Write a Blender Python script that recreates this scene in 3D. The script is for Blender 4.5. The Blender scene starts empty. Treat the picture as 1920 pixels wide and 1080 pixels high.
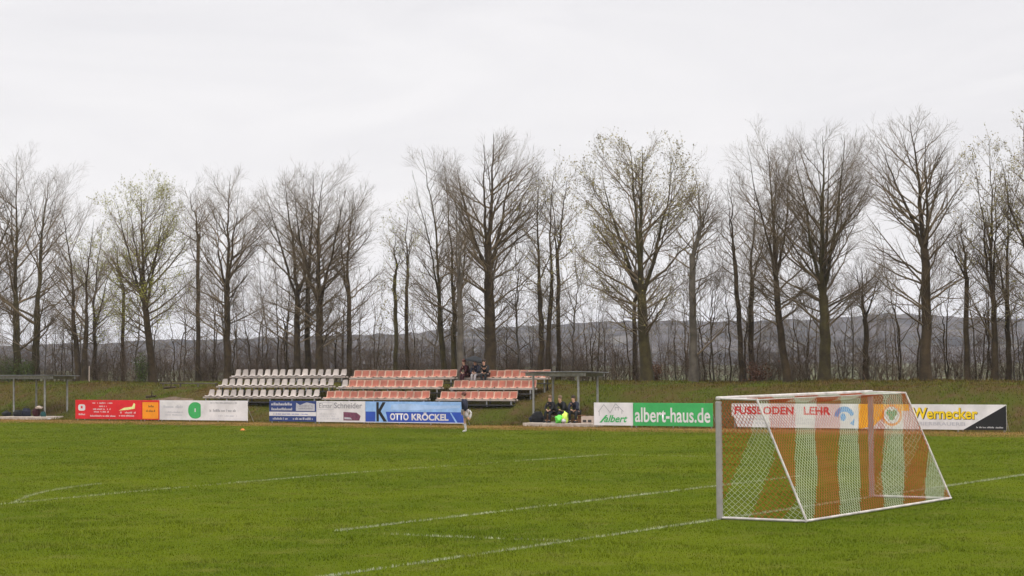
import bpy, bmesh, math, random
import numpy as np
from mathutils import Vector, Matrix

# ------------------------------------------------------------------ camera, sky, sun, exposure
SC = bpy.context.scene
COL = SC.collection
CX, CY, CH, YAW, PITCH, ROLL, FPX = -36.4765, -19.6395, 3.2341, 0.593293, 0.0345807, -0.0087454, 3859.36
# world: +x = along the goal line towards the far touchline (s), +y = into the pitch (n), z up
_F = np.array([math.cos(PITCH) * math.cos(YAW), math.cos(PITCH) * math.sin(YAW), math.sin(PITCH)])
_R = np.array([math.sin(YAW), -math.cos(YAW), 0.0])
_U = np.cross(_R, _F)
_R2 = _R * math.cos(ROLL) + _U * math.sin(ROLL)
_U2 = -_R * math.sin(ROLL) + _U * math.cos(ROLL)
cam_data = bpy.data.cameras.new("camera")
cam = bpy.data.objects.new("camera", cam_data)
COL.objects.link(cam)
cam.matrix_world = Matrix(((_R2[0], _U2[0], -_F[0], CX), (_R2[1], _U2[1], -_F[1], CY), (_R2[2], _U2[2], -_F[2], CH), (0, 0, 0, 1)))
cam_data.sensor_width = 36.0
cam_data.lens = FPX / 1920.0 * 36.0
cam_data.clip_start = 0.5
cam_data.clip_end = 20000.0
SC.camera = cam

SUN_EL, SUN_AZ = math.radians(52), math.radians(200)     # azimuth measured from +y clockwise
world = bpy.data.worlds.new("World")
SC.world = world
world.use_nodes = True
wn, wl = world.node_tree.nodes, world.node_tree.links
wn.clear()
wout = wn.new("ShaderNodeOutputWorld")
wbg = wn.new("ShaderNodeBackground")
wbg.inputs["Strength"].default_value = 0.1
sky = wn.new("ShaderNodeTexSky")
sky.sky_type = 'NISHITA'
sky.sun_disc = False
sky.sun_elevation = SUN_EL
sky.sun_rotation = SUN_AZ
sky.air_density = 1.0
sky.dust_density = 4.0
wtc = wn.new("ShaderNodeTexCoord")
wmap = wn.new("ShaderNodeMapping")
wmap.inputs["Scale"].default_value = (2.2, 2.2, 9.0)
wl.new(wtc.outputs["Generated"], wmap.inputs["Vector"])
wnz = wn.new("ShaderNodeTexNoise")
wnz.inputs["Scale"].default_value = 2.3
wnz.inputs["Detail"].default_value = 5.0
wnz.inputs["Roughness"].default_value = 0.52
wnz.inputs["Distortion"].default_value = 0.6
wl.new(wmap.outputs["Vector"], wnz.inputs["Vector"])
wramp = wn.new("ShaderNodeValToRGB")
wramp.color_ramp.elements[0].position = 0.30
wramp.color_ramp.elements[0].color = (0.86, 0.845, 0.865, 1)
wramp.color_ramp.elements[1].position = 0.60
wramp.color_ramp.elements[1].color = (0.95, 0.93, 0.94, 1)
wl.new(wnz.outputs["Fac"], wramp.inputs["Fac"])
wsep = wn.new("ShaderNodeSeparateXYZ")
wl.new(wtc.outputs["Generated"], wsep.inputs["Vector"])
wzen = wn.new("ShaderNodeMapRange")          # an overcast sky is brighter towards the zenith
wzen.inputs["From Min"].default_value = 0.17
wzen.inputs["From Max"].default_value = 1.0
wzen.inputs["To Min"].default_value = 10.2
wzen.inputs["To Max"].default_value = 36.0
wl.new(wsep.outputs["Z"], wzen.inputs["Value"])
wsc = wn.new("ShaderNodeVectorMath")
wsc.operation = 'SCALE'
wl.new(wramp.outputs["Color"], wsc.inputs[0])
wl.new(wzen.outputs["Result"], wsc.inputs["Scale"])
wmix = wn.new("ShaderNodeMix")
wmix.data_type = 'RGBA'
wmix.inputs["Factor"].default_value = 0.93
wl.new(sky.outputs["Color"], wmix.inputs[6])
wl.new(wsc.outputs["Vector"], wmix.inputs[7])
wl.new(wmix.outputs[2], wbg.inputs["Color"])
wl.new(wbg.outputs["Background"], wout.inputs["Surface"])

sun_data = bpy.data.lights.new("sun", 'SUN')
sun_data.energy = 1.5
sun_data.angle = math.radians(18)
sun_data.color = (1.0, 0.96, 0.9)
sun = bpy.data.objects.new("sun", sun_data)
COL.objects.link(sun)
_sd = Vector((math.sin(SUN_AZ) * math.cos(SUN_EL), math.cos(SUN_AZ) * math.cos(SUN_EL), math.sin(SUN_EL)))
sun.rotation_euler = _sd.to_track_quat('Z', 'Y').to_euler()

SC.view_settings.view_transform = 'Standard'
SC.view_settings.look = 'None'
SC.view_settings.exposure = 0.0
SC.view_settings.gamma = 1.0
SC.render.engine = 'CYCLES'
SC.cycles.use_denoising = True
SC.cycles.denoiser = 'OPENIMAGEDENOISE'
SC.cycles.max_bounces = 6
SC.cycles.volume_bounces = 1
SC.cycles.transparent_max_bounces = 8

# ------------------------------------------------------------------ survey helpers (photo measurements -> metres on a real plane)
def ray(px, py):
    return _F + _R2 * (px - 960) / FPX - _U2 * (py - 540) / FPX

def on_ground(px, py, z=0.0):
    d = ray(px, py)
    t = (z - CH) / d[2]
    return np.array([CX, CY, CH]) + d * t

def on_plane(px, py, s):
    d = ray(px, py)
    t = (s - CX) / d[0]
    return np.array([CX, CY, CH]) + d * t

# ------------------------------------------------------------------ object helpers
def tag(o, label=None, cat=None, group=None, kind=None):
    if label: o["label"] = label
    if cat: o["category"] = cat
    if group: o["group"] = group
    if kind: o["kind"] = kind
    return o

def thing(name, label, cat, loc=(0, 0, 0), rz=0.0, group=None):
    o = bpy.data.objects.new(name, None)
    COL.objects.link(o)
    o.empty_display_size = 0.3
    o.location = loc
    o.rotation_euler = (0, 0, rz)
    return tag(o, label, cat, group)

def link_mesh(name, me, mats, parent=None, loc=None):
    o = bpy.data.objects.new(name, me)
    COL.objects.link(o)
    if not isinstance(mats, (list, tuple)): mats = [mats]
    if not len(me.materials):
        for m in mats: me.materials.append(m)
    if parent is not None: o.parent = parent
    if loc is not None: o.location = loc
    return o

def np_mesh(name, verts, quads=None, tris=None, smooth=False, mat_idx=None):
    me = bpy.data.meshes.new(name)
    nq = 0 if quads is None else len(quads)
    nt = 0 if tris is None else len(tris)
    me.vertices.add(len(verts))
    me.vertices.foreach_set("co", np.asarray(verts, np.float32).ravel())
    loops = np.concatenate([np.asarray(q, np.int32).ravel() for q in (quads, tris) if q is not None and len(q)])
    me.loops.add(len(loops))
    me.loops.foreach_set("vertex_index", loops)
    me.polygons.add(nq + nt)
    starts = np.concatenate([np.arange(nq) * 4, nq * 4 + np.arange(nt) * 3]).astype(np.int32)
    me.polygons.foreach_set("loop_start", starts)
    if smooth: me.polygons.foreach_set("use_smooth", np.ones(nq + nt, bool))
    if mat_idx is not None: me.polygons.foreach_set("material_index", np.asarray(mat_idx, np.int32))
    me.update(calc_edges=True)
    me.validate()
    return me

class MB:
    """collects shapes into one mesh"""
    def __init__(self): self.bm = bmesh.new(); self.mi = 0
    def _mark(self, fs):
        for f in fs: f.material_index = self.mi
    def box(self, c, d, rot=None, bevel=0.0):
        n0 = len(self.bm.faces)
        r = bmesh.ops.create_cube(self.bm, size=1.0)
        vs = r["verts"]
        M = Matrix.Translation(Vector(c)) @ (rot.to_4x4() if rot else Matrix.Identity(4)) @ Matrix.Diagonal((*d, 1))
        bmesh.ops.transform(self.bm, matrix=M, verts=vs)
        if bevel > 0:
            es = list({e for v in vs for e in v.link_edges})
            bmesh.ops.bevel(self.bm, geom=es, offset=bevel, segments=2, affect='EDGES', profile=0.5)
        self.bm.faces.ensure_lookup_table()
        self._mark(self.bm.faces[n0:])
        return self
    def bar(self, a, b, r, sides=8, r2=None):
        a, b = Vector(a), Vector(b)
        n0 = len(self.bm.faces)
        L = (b - a).length
        q = (b - a).to_track_quat('Z', 'Y').to_matrix().to_4x4()
        bmesh.ops.create_cone(self.bm, cap_ends=True, segments=sides, radius1=r, radius2=r if r2 is None else r2, depth=L,
                              matrix=Matrix.Translation((a + b) / 2) @ q)
        self.bm.faces.ensure_lookup_table()
        self._mark(self.bm.faces[n0:])
        return self
    def ball(self, c, d, rot=None, seg=12):
        n0 = len(self.bm.faces)
        M = Matrix.Translation(Vector(c)) @ (rot.to_4x4() if rot else Matrix.Identity(4)) @ Matrix.Diagonal((*d, 1))
        bmesh.ops.create_uvsphere(self.bm, u_segments=seg, v_segments=max(6, seg * 2 // 3), radius=0.5, matrix=M)
        self.bm.faces.ensure_lookup_table()
        for f in self.bm.faces[n0:]: f.smooth = True
        self._mark(self.bm.faces[n0:])
        return self
    def prism(self, pts, y0, y1):
        """polygon in x,z extruded from y0 to y1"""
        n0 = len(self.bm.faces)
        a = [self.bm.verts.new((p[0], y0, p[1])) for p in pts]
        b = [self.bm.verts.new((p[0], y1, p[1])) for p in pts]
        self.bm.faces.new(a)
        self.bm.faces.new(b[::-1])
        n = len(pts)
        for i in range(n):
            self.bm.faces.new((a[i], b[i], b[(i + 1) % n], a[(i + 1) % n]))
        self.bm.faces.ensure_lookup_table()
        self._mark(self.bm.faces[n0:])
        return self
    def build(self, name, mats, parent=None, loc=None, smooth=False):
        bmesh.ops.recalc_face_normals(self.bm, faces=self.bm.faces[:])
        me = bpy.data.meshes.new(name)
        self.bm.to_mesh(me); self.bm.free()
        if smooth:
            for p in me.polygons: p.use_smooth = True
        return link_mesh(name, me, mats, parent, loc)

# ------------------------------------------------------------------ materials
MAT = {}
def pm(name, col, rough=0.7, var=0.15, scale=6.0, bump=0.0, metal=0.0, col2=None, island=0.0, spec=0.3, scale2=None, translucent=0.0):
    m = bpy.data.materials.new(name)
    m.use_nodes = True
    n, l = m.node_tree.nodes, m.node_tree.links
    b = n["Principled BSDF"]
    b.inputs["Roughness"].default_value = rough
    b.inputs["Metallic"].default_value = metal
    b.inputs["Specular IOR Level"].default_value = spec
    geo = n.new("ShaderNodeNewGeometry")
    nz = n.new("ShaderNodeTexNoise")
    nz.inputs["Scale"].default_value = scale
    nz.inputs["Detail"].default_value = 5.0
    nz.inputs["Roughness"].default_value = 0.6
    l.new(geo.outputs["Position"], nz.inputs["Vector"])
    if col2 is None:
        col2 = tuple(c * (1 - var) for c in col)
        col = tuple(min(1, c * (1 + var * 0.6)) for c in col)
    rp = n.new("ShaderNodeValToRGB")
    rp.color_ramp.elements[0].position = 0.34
    rp.color_ramp.elements[0].color = (*col2, 1)
    rp.color_ramp.elements[1].position = 0.66
    rp.color_ramp.elements[1].color = (*col, 1)
    l.new(nz.outputs["Fac"], rp.inputs["Fac"])
    out = rp.outputs["Color"]
    if island > 0:
        mr = n.new("ShaderNodeMapRange")
        mr.inputs["To Min"].default_value = 1 - island
        mr.inputs["To Max"].default_value = 1 + island
        l.new(geo.outputs["Random Per Island"], mr.inputs["Value"])
        vm = n.new("ShaderNodeVectorMath"); vm.operation = 'SCALE'
        l.new(out, vm.inputs[0]); l.new(mr.outputs["Result"], vm.inputs["Scale"])
        out = vm.outputs["Vector"]
    l.new(out, b.inputs["Base Color"])
    if bump > 0:
        bp = n.new("ShaderNodeBump")
        bp.inputs["Strength"].default_value = bump
        bp.inputs["Distance"].default_value = 0.02
        if scale2:
            nz2 = n.new("ShaderNodeTexNoise"); nz2.inputs["Scale"].default_value = scale2; nz2.inputs["Detail"].default_value = 4
            l.new(geo.outputs["Position"], nz2.inputs["Vector"])
            l.new(nz2.outputs["Fac"], bp.inputs["Height"])
        else:
            l.new(nz.outputs["Fac"], bp.inputs["Height"])
        l.new(bp.outputs["Normal"], b.inputs["Normal"])
    MAT[name] = m
    return m

pm("white_paint", (0.44, 0.41, 0.385), 0.45, 0.34, 4.0)
pm("post_alloy", (0.27, 0.255, 0.245), 0.4, 0.16, 4.0)
pm("net_white", (0.42, 0.45, 0.35), 0.8, 0.1)
pm("net_red", (0.31, 0.065, 0.013), 0.8, 0.15)
pm("steel", (0.30, 0.30, 0.29), 0.45, 0.25, 5.0, metal=0.4)
pm("roof_sheet", (0.24, 0.25, 0.26), 0.5, 0.3, 2.0, metal=0.2)
pm("dark_steel_and_shade", (0.035, 0.032, 0.03), 0.6, 0.3)  # dark metal parts, and the painted shade tone under the seat rows
pm("concrete", (0.40, 0.34, 0.29), 0.9, 0.25, 4.0, bump=0.3)
pm("seat_cream", (0.40, 0.35, 0.315), 0.5, 0.14, 2.2)
pm("seat_red", (0.33, 0.105, 0.066), 0.5, 0.22, 2.6)
pm("seat_rim", (0.46, 0.29, 0.21), 0.5, 0.18, 3.5)
pm("beam_pale", (0.36, 0.30, 0.26), 0.7, 0.2, 3.0)
pm("board_white", (0.66, 0.64, 0.645), 0.45, 0.16, 1.3)
pm("board_red", (0.62, 0.012, 0.018), 0.42, 0.12, 1.6)
pm("board_orange", (0.80, 0.27, 0.008), 0.42, 0.1, 1.6)
pm("board_yellow", (0.83, 0.42, 0.015), 0.42, 0.1, 1.6)
pm("board_navy", (0.022, 0.045, 0.17), 0.42, 0.15, 1.6)
pm("board_blue", (0.025, 0.075, 0.40), 0.42, 0.14, 1.6)
pm("board_sky", (0.26, 0.44, 0.74), 0.42, 0.16, 2.5)
pm("board_green", (0.045, 0.36, 0.10), 0.42, 0.12, 1.6)
pm("board_black", (0.012, 0.012, 0.014), 0.42, 0.2)
pm("ink_grey", (0.23, 0.23, 0.25), 0.6, 0.15)
pm("ink_light", (0.42, 0.42, 0.46), 0.6, 0.15)
pm("ink_yellow", (0.78, 0.55, 0.01), 0.5, 0.12)
pm("ink_red", (0.55, 0.01, 0.03), 0.5, 0.12)
pm("ink_plum", (0.16, 0.05, 0.09), 0.5, 0.3, 8.0)
pm("ink_sky", (0.10, 0.30, 0.62), 0.5, 0.1)
pm("leaf_green", (0.05, 0.26, 0.06), 0.5, 0.2)
pm("skin", (0.50, 0.30, 0.21), 0.55, 0.1)
pm("hair_dark", (0.025, 0.015, 0.01), 0.6, 0.3)
pm("hair_red", (0.10, 0.025, 0.015), 0.6, 0.3)
pm("hair_fair", (0.17, 0.11, 0.065), 0.6, 0.3)
pm("cloth_navy", (0.012, 0.014, 0.03), 0.8, 0.3)
pm("cloth_black", (0.010, 0.011, 0.013), 0.8, 0.3)
pm("cloth_maroon", (0.04, 0.006, 0.009), 0.8, 0.3)
pm("cloth_white", (0.48, 0.46, 0.46), 0.8, 0.1)
pm("cloth_pale", (0.46, 0.37, 0.31), 0.8, 0.15)
pm("trouser_grey", (0.30, 0.27, 0.27), 0.8, 0.1)
pm("shorts_pale", (0.36, 0.32, 0.32), 0.8, 0.1)
pm("cloth_teal", (0.01, 0.05, 0.05), 0.8, 0.2)
pm("bib_green", (0.16, 0.72, 0.10), 0.7, 0.2, 8.0)
pm("bib_yellow", (0.62, 0.85, 0.13), 0.7, 0.2, 8.0)
pm("lime", (0.72, 0.74, 0.30), 0.6, 0.15)
pm("brown_wood", (0.16, 0.075, 0.03), 0.8, 0.3, 5.0)
pm("orange_plastic", (0.50, 0.15, 0.02), 0.5, 0.15)
pm("purple", (0.05, 0.012, 0.07), 0.7, 0.2)
pm("bark_dark", (0.062, 0.042, 0.021), 0.95, 0.0, 2.2, bump=0.6, col2=(0.026, 0.018, 0.009), scale2=14)
pm("bark_moss", (0.064, 0.051, 0.017), 0.95, 0.0, 1.6, bump=0.6, col2=(0.026, 0.019, 0.009), scale2=14)
pm("bark_grey", (0.13, 0.11, 0.085), 0.95, 0.0, 2.2, bump=0.6, col2=(0.06, 0.05, 0.038), scale2=14)
pm("twig", (0.175, 0.130, 0.080), 0.9, 0.0, 1.0, col2=(0.095, 0.069, 0.040), island=0.3)
pm("bud_green", (0.30, 0.30, 0.03), 0.7, 0.0, 0.7, col2=(0.20, 0.20, 0.03), island=0.35)
pm("bud_dull", (0.26, 0.23, 0.07), 0.7, 0.0, 0.7, col2=(0.18, 0.15, 0.06), island=0.35)
pm("brush", (0.125, 0.086, 0.056), 0.95, 0.0, 0.35, col2=(0.066, 0.045, 0.028), island=0.45)
pm("shrub_leaf", (0.075, 0.10, 0.016), 0.8, 0.0, 1.2, col2=(0.035, 0.05, 0.01), island=0.4)
pm("bare_soil", (0.13, 0.088, 0.058), 0.95, 0.0, 3.0, bump=0.8, col2=(0.06, 0.040, 0.024), scale2=9)
pm("dead_leaf", (0.15, 0.065, 0.035), 0.9, 0.0, 1.2, col2=(0.08, 0.035, 0.02), island=0.4)

def grass_material(name, c_a, c_b, c_c, island=0.3, s1=0.18, s2=1.1):
    m = bpy.data.materials.new(name)
    m.use_nodes = True
    n, l = m.node_tree.nodes, m.node_tree.links
    b = n["Principled BSDF"]
    b.inputs["Roughness"].default_value = 0.85
    b.inputs["Specular IOR Level"].default_value = 0.0
    geo = n.new("ShaderNodeNewGeometry")
    z1 = n.new("ShaderNodeTexNoise"); z1.inputs["Scale"].default_value = s1; z1.inputs["Detail"].default_value = 4
    z2 = n.new("ShaderNodeTexNoise"); z2.inputs["Scale"].default_value = s2; z2.inputs["Detail"].default_value = 5; z2.inputs["Roughness"].default_value = 0.65
    l.new(geo.outputs["Position"], z1.inputs["Vector"]); l.new(geo.outputs["Position"], z2.inputs["Vector"])
    r1 = n.new("ShaderNodeValToRGB")
    r1.color_ramp.elements[0].position = 0.36; r1.color_ramp.elements[0].color = (*c_a, 1)
    r1.color_ramp.elements[1].position = 0.64; r1.color_ramp.elements[1].color = (*c_b, 1)
    l.new(z1.outputs["Fac"], r1.inputs["Fac"])
    r2 = n.new("ShaderNodeMapRange")
    r2.inputs["From Min"].default_value = 0.50; r2.inputs["From Max"].default_value = 0.74
    l.new(z2.outputs["Fac"], r2.inputs["Value"])
    mx = n.new("ShaderNodeMix"); mx.data_type = 'RGBA'
    l.new(r2.outputs["Result"], mx.inputs["Factor"])
    l.new(r1.outputs["Color"], mx.inputs[6]); mx.inputs[7].default_value = (*c_c, 1)
    mr = n.new("ShaderNodeMapRange"); mr.inputs["To Min"].default_value = 1 - island; mr.inputs["To Max"].default_value = 1 + island
    l.new(geo.outputs["Random Per Island"], mr.inputs["Value"])
    vm = n.new("ShaderNodeVectorMath"); vm.operation = 'SCALE'
    l.new(mx.outputs[2], vm.inputs[0]); l.new(mr.outputs["Result"], vm.inputs["Scale"])
    l.new(vm.outputs["Vector"], b.inputs["Base Color"])
    MAT[name] = m
    return m
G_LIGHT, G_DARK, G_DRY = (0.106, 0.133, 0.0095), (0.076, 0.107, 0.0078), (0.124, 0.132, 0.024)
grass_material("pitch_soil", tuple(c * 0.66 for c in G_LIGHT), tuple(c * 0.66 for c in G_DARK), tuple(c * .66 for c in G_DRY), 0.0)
grass_material("grass_blade", G_LIGHT, G_DARK, G_DRY, 0.22)
grass_material("dry_strip", (0.165, 0.100, 0.032), (0.115, 0.082, 0.022), (0.19, 0.095, 0.048), 0.25, 0.35, 2.0)
grass_material("bank_soil", (0.048, 0.055, 0.010), (0.060, 0.042, 0.016), (0.075, 0.045, 0.026), 0.0, 0.25, 1.3)
grass_material("bank_blade", (0.078, 0.102, 0.012), (0.100, 0.072, 0.020), (0.120, 0.062, 0.034), 0.4, 0.25, 1.3)
grass_material("meadow", (0.075, 0.085, 0.042), (0.105, 0.098, 0.070), (0.085, 0.062, 0.05), 0.0, 0.006, 0.03)
grass_material("hill_wood", (0.018, 0.017, 0.018), (0.066, 0.058, 0.058), (0.125, 0.118, 0.095), 0.0, 0.010, 0.045)

rng = np.random.default_rng(7)
random.seed(7)

def vnoise(x, y, scale, seed=0):
    """smooth value noise in 0..1"""
    g = np.random.default_rng(seed).random((64, 64))
    x = x / scale; y = y / scale
    xi = np.floor(x).astype(int); yi = np.floor(y).astype(int)
    fx = x - xi; fy = y - yi
    fx = fx * fx * (3 - 2 * fx); fy = fy * fy * (3 - 2 * fy)
    a = g[xi % 64, yi % 64]; b = g[(xi + 1) % 64, yi % 64]; c = g[xi % 64, (yi + 1) % 64]; d = g[(xi + 1) % 64, (yi + 1) % 64]
    return (a * (1 - fx) + b * fx) * (1 - fy) + (c * (1 - fx) + d * fx) * fy

# ------------------------------------------------------------------ ground, pitch, bank, meadow, hills
def grid_mesh(name, xs, ys, zf, mat):
    X, Y = np.meshgrid(xs, ys, indexing='ij')
    Z = zf(X, Y)
    v = np.stack([X, Y, Z], -1).reshape(-1, 3)
    nx, ny = len(xs), len(ys)
    i = (np.arange(nx - 1)[:, None] * ny + np.arange(ny - 1)[None, :]).ravel()
    q = np.stack([i, i + ny, i + ny + 1, i + 1], 1)
    me = np_mesh(name, v, quads=q, smooth=True)
    return tag(link_mesh(name, me, mat), kind="structure")

grid_mesh("ground", np.linspace(-3500, 3500, 15), np.linspace(-3500, 3500, 15), lambda x, y: x * 0 - 0.06, MAT["meadow"])
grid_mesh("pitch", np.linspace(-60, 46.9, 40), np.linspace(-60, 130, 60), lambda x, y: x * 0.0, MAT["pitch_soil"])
_BX = np.array([46.6, 47.9, 49.0, 50.2, 51.6, 53.0, 55.0, 58.0, 61.0, 66.0, 74.0, 84.0])
_BZ = np.array([-0.03, 0.03, 0.42, 0.98, 1.50, 1.80, 1.93, 1.96, 1.90, 1.45, 0.5, -0.12])
def bank_z(x, y):
    x = np.asarray(x, float); y = np.asarray(y, float)
    z = np.interp(x, _BX, _BZ)
    k = np.clip((x - 48.0) / 2.0, 0, 1)
    return z + k * ((vnoise(x + 300, y + 300, 2.3, 3) - 0.5) * 0.16 + (vnoise(x + 300, y + 300, 0.7, 4) - 0.5) * 0.07)
grid_mesh("bank", np.linspace(46.6, 84, 110), np.linspace(-40, 140, 420), bank_z, MAT["bank_soil"])

def dry_z(x, y): return x * 0 + 0.004
grid_mesh("path", np.linspace(41.6, 46.58, 12), np.linspace(-60, 130, 60), dry_z, MAT["dry_strip"])

def hills():
    az_px = np.array([-900, -300, 0, 200, 350, 600, 900, 1250, 1500, 1660, 1780, 1920, 2300, 2900])
    tan = np.array([.007, .009, .0092, .0108, .0122, .0140, .0172, .0204, .0200, .0232, .0205, .0196, .021, .018])
    az = YAW - np.arctan((az_px - 960) / FPX)
    A = np.linspace(az[0], az[-1], 760)
    T = np.interp(-A, -az, tan)
    Rr = np.concatenate([np.linspace(820, 1300, 22), np.linspace(1320, 2300, 30)])
    AA, RR = np.meshgrid(A, Rr, indexing='ij')
    x = CX + RR * np.cos(AA); y = CY + RR * np.sin(AA)
    k = np.clip((RR - 820) / (1700 - 820), 0, 1)
    k = k * k * (3 - 2 * k)
    top = (T * 1700 * 0.90 + 1.5)[:, None]
    z = -0.5 + top * k + (vnoise(x + 9000, y + 9000, 60, 5) - 0.5) * 4.0 * k + (vnoise(x + 9000, y + 9000, 9, 6) - 0.5) * 3.4 * np.minimum(1, k * 3)
    z[:, -1] = -1
    v = np.stack([x, y, z], -1).reshape(-1, 3)
    nx, ny = len(A), len(Rr)
    i = (np.arange(nx - 1)[:, None] * ny + np.arange(ny - 1)[None, :]).ravel()
    me = np_mesh("hills", v, quads=np.stack([i, i + 1, i + ny + 1, i + ny], 1), smooth=True)
    tag(link_mesh("hills", me, MAT["hill_wood"]), kind="structure")
hills()

# ------------------------------------------------------------------ grass blades (uncountable)
def blades(P, z, h, w, r, lean=0.5):
    n = len(P)
    a = r.random(n) * 2 * np.pi
    dx, dy = np.cos(a) * w / 2, np.sin(a) * w / 2
    la = r.random(n) * 2 * np.pi
    ll = h * lean * r.random(n)
    v = np.empty((n, 3, 3))
    v[:, 0] = np.stack([P[:, 0] - dx, P[:, 1] - dy, z - 0.01], 1)
    v[:, 1] = np.stack([P[:, 0] + dx, P[:, 1] + dy, z - 0.01], 1)
    v[:, 2] = np.stack([P[:, 0] + np.cos(la) * ll, P[:, 1] + np.sin(la) * ll, z + h], 1)
    return v.reshape(-1, 3), np.arange(3 * n).reshape(-1, 3)

def fan_points(n, d0, d1, half, r):
    """points spread evenly over the sector of ground the stand side is seen across"""
    d = np.sqrt(r.random(n) * (d1 * d1 - d0 * d0) + d0 * d0)
    a = YAW + (r.random(n) * 2 - 1) * half
    return np.stack([CX + d * np.cos(a), CY + d * np.sin(a)], 1)

# line markings measured on the ground
L_NEAR = on_ground(300, 1137)[:2]
def gp(px, py): return on_ground(px, py)[:2]
JUNC = np.array([-5.6, 0.0])
GA_CORNER = gp(630, 996)
PA_CORNER = gp(1140, 853)
PA_FAR = gp(-120, 957)
ARC_A = gp(24, 944)
def polyline(pts, step=0.06):
    out = []
    for a, b in zip(pts[:-1], pts[1:]):
        k = max(2, int(np.linalg.norm(b - a) / step))
        out.append(a + (b - a) * np.linspace(0, 1, k, endpoint=False)[:, None])
    return np.concatenate(out + [np.array([pts[-1]])])
arc_pts = np.array([gp(24, 944), gp(52, 931), gp(90, 921), gp(130, 914.5), gp(190, 907.5)])
LINES = [
    ("goal_line", [np.array([-60.0, 0.0]), np.array([30.0, 0.0])], 0.06, 0.62),
    ("goal_area_line", [GA_CORNER, gp(1345, 911.5), gp(1500, 893)], 0.055, 0.42),
    ("goal_area_line", [GA_CORNER, gp(820, 1006.5), JUNC], 0.05, 0.20),
    ("penalty_area_line", [PA_FAR, ARC_A, gp(300, 918), gp(660, 887), PA_CORNER], 0.055, 0.33),
    ("penalty_area_line", [PA_CORNER, gp(1345, 857), gp(1480, 861)], 0.05, 0.12),
    ("penalty_arc", list(arc_pts), 0.055, 0.30),
]
grass_r = np.random.default_rng(11)
line_pts_all = []
def build_line(name, pts, hw, strength, seed):
    r = np.random.default_rng(seed)
    C = polyline(pts)
    c0 = np.array([CX, CY])
    T = np.gradient(C, axis=0); T /= np.linalg.norm(T, axis=1)[:, None] + 1e-9
    N = np.stack([-T[:, 1], T[:, 0]], 1)
    along = np.arange(len(C)) * 0.06
    wear = vnoise(along + 50, along * 0 + seed * 7.3, 2.2, seed) * 0.6 + vnoise(along + 50, along * 0 + seed * 3.1, 0.5, seed + 50) * 0.4
    dens = np.clip(strength + (wear - 0.5) * (1.2 if strength > 0.4 else 0.8), 0.04, 1.0)
    line_pts_all.append((C, hw))
    k = 9
    idx = np.repeat(np.arange(len(C)), k)
    keep = r.random(len(idx)) < dens[idx]
    idx = idx[keep]
    P = C[idx] + N[idx] * (r.random(len(idx)) * 2 - 1)[:, None] * hw + T[idx] * (r.random(len(idx)) * 0.06)[:, None]
    dd = np.linalg.norm(P - c0, axis=1)
    h = 0.022 + 0.025 * r.random(len(P)) + 0.00012 * dd
    w = 0.022 + 0.016 * r.random(len(P))
    v, t = blades(P, np.zeros(len(P)) + 0.0, h, w, r, 0.6)
    me = np_mesh(name, v, tris=t)
    tag(link_mesh(name, me, MAT["line_paint" if name in ("goal_line", "goal_area_line") else "line_faded"]), kind="structure")
pm("line_paint", (0.34, 0.36, 0.25), 0.9, 0.0, 3.0, col2=(0.21, 0.24, 0.11), island=0.35)
pm("line_faded", (0.29, 0.31, 0.18), 0.9, 0.0, 3.0, col2=(0.18, 0.21, 0.08), island=0.35)
for i, (nm, pts, hw, st) in enumerate(LINES):
    build_line(nm, pts, hw, st, 20 + i)

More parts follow.
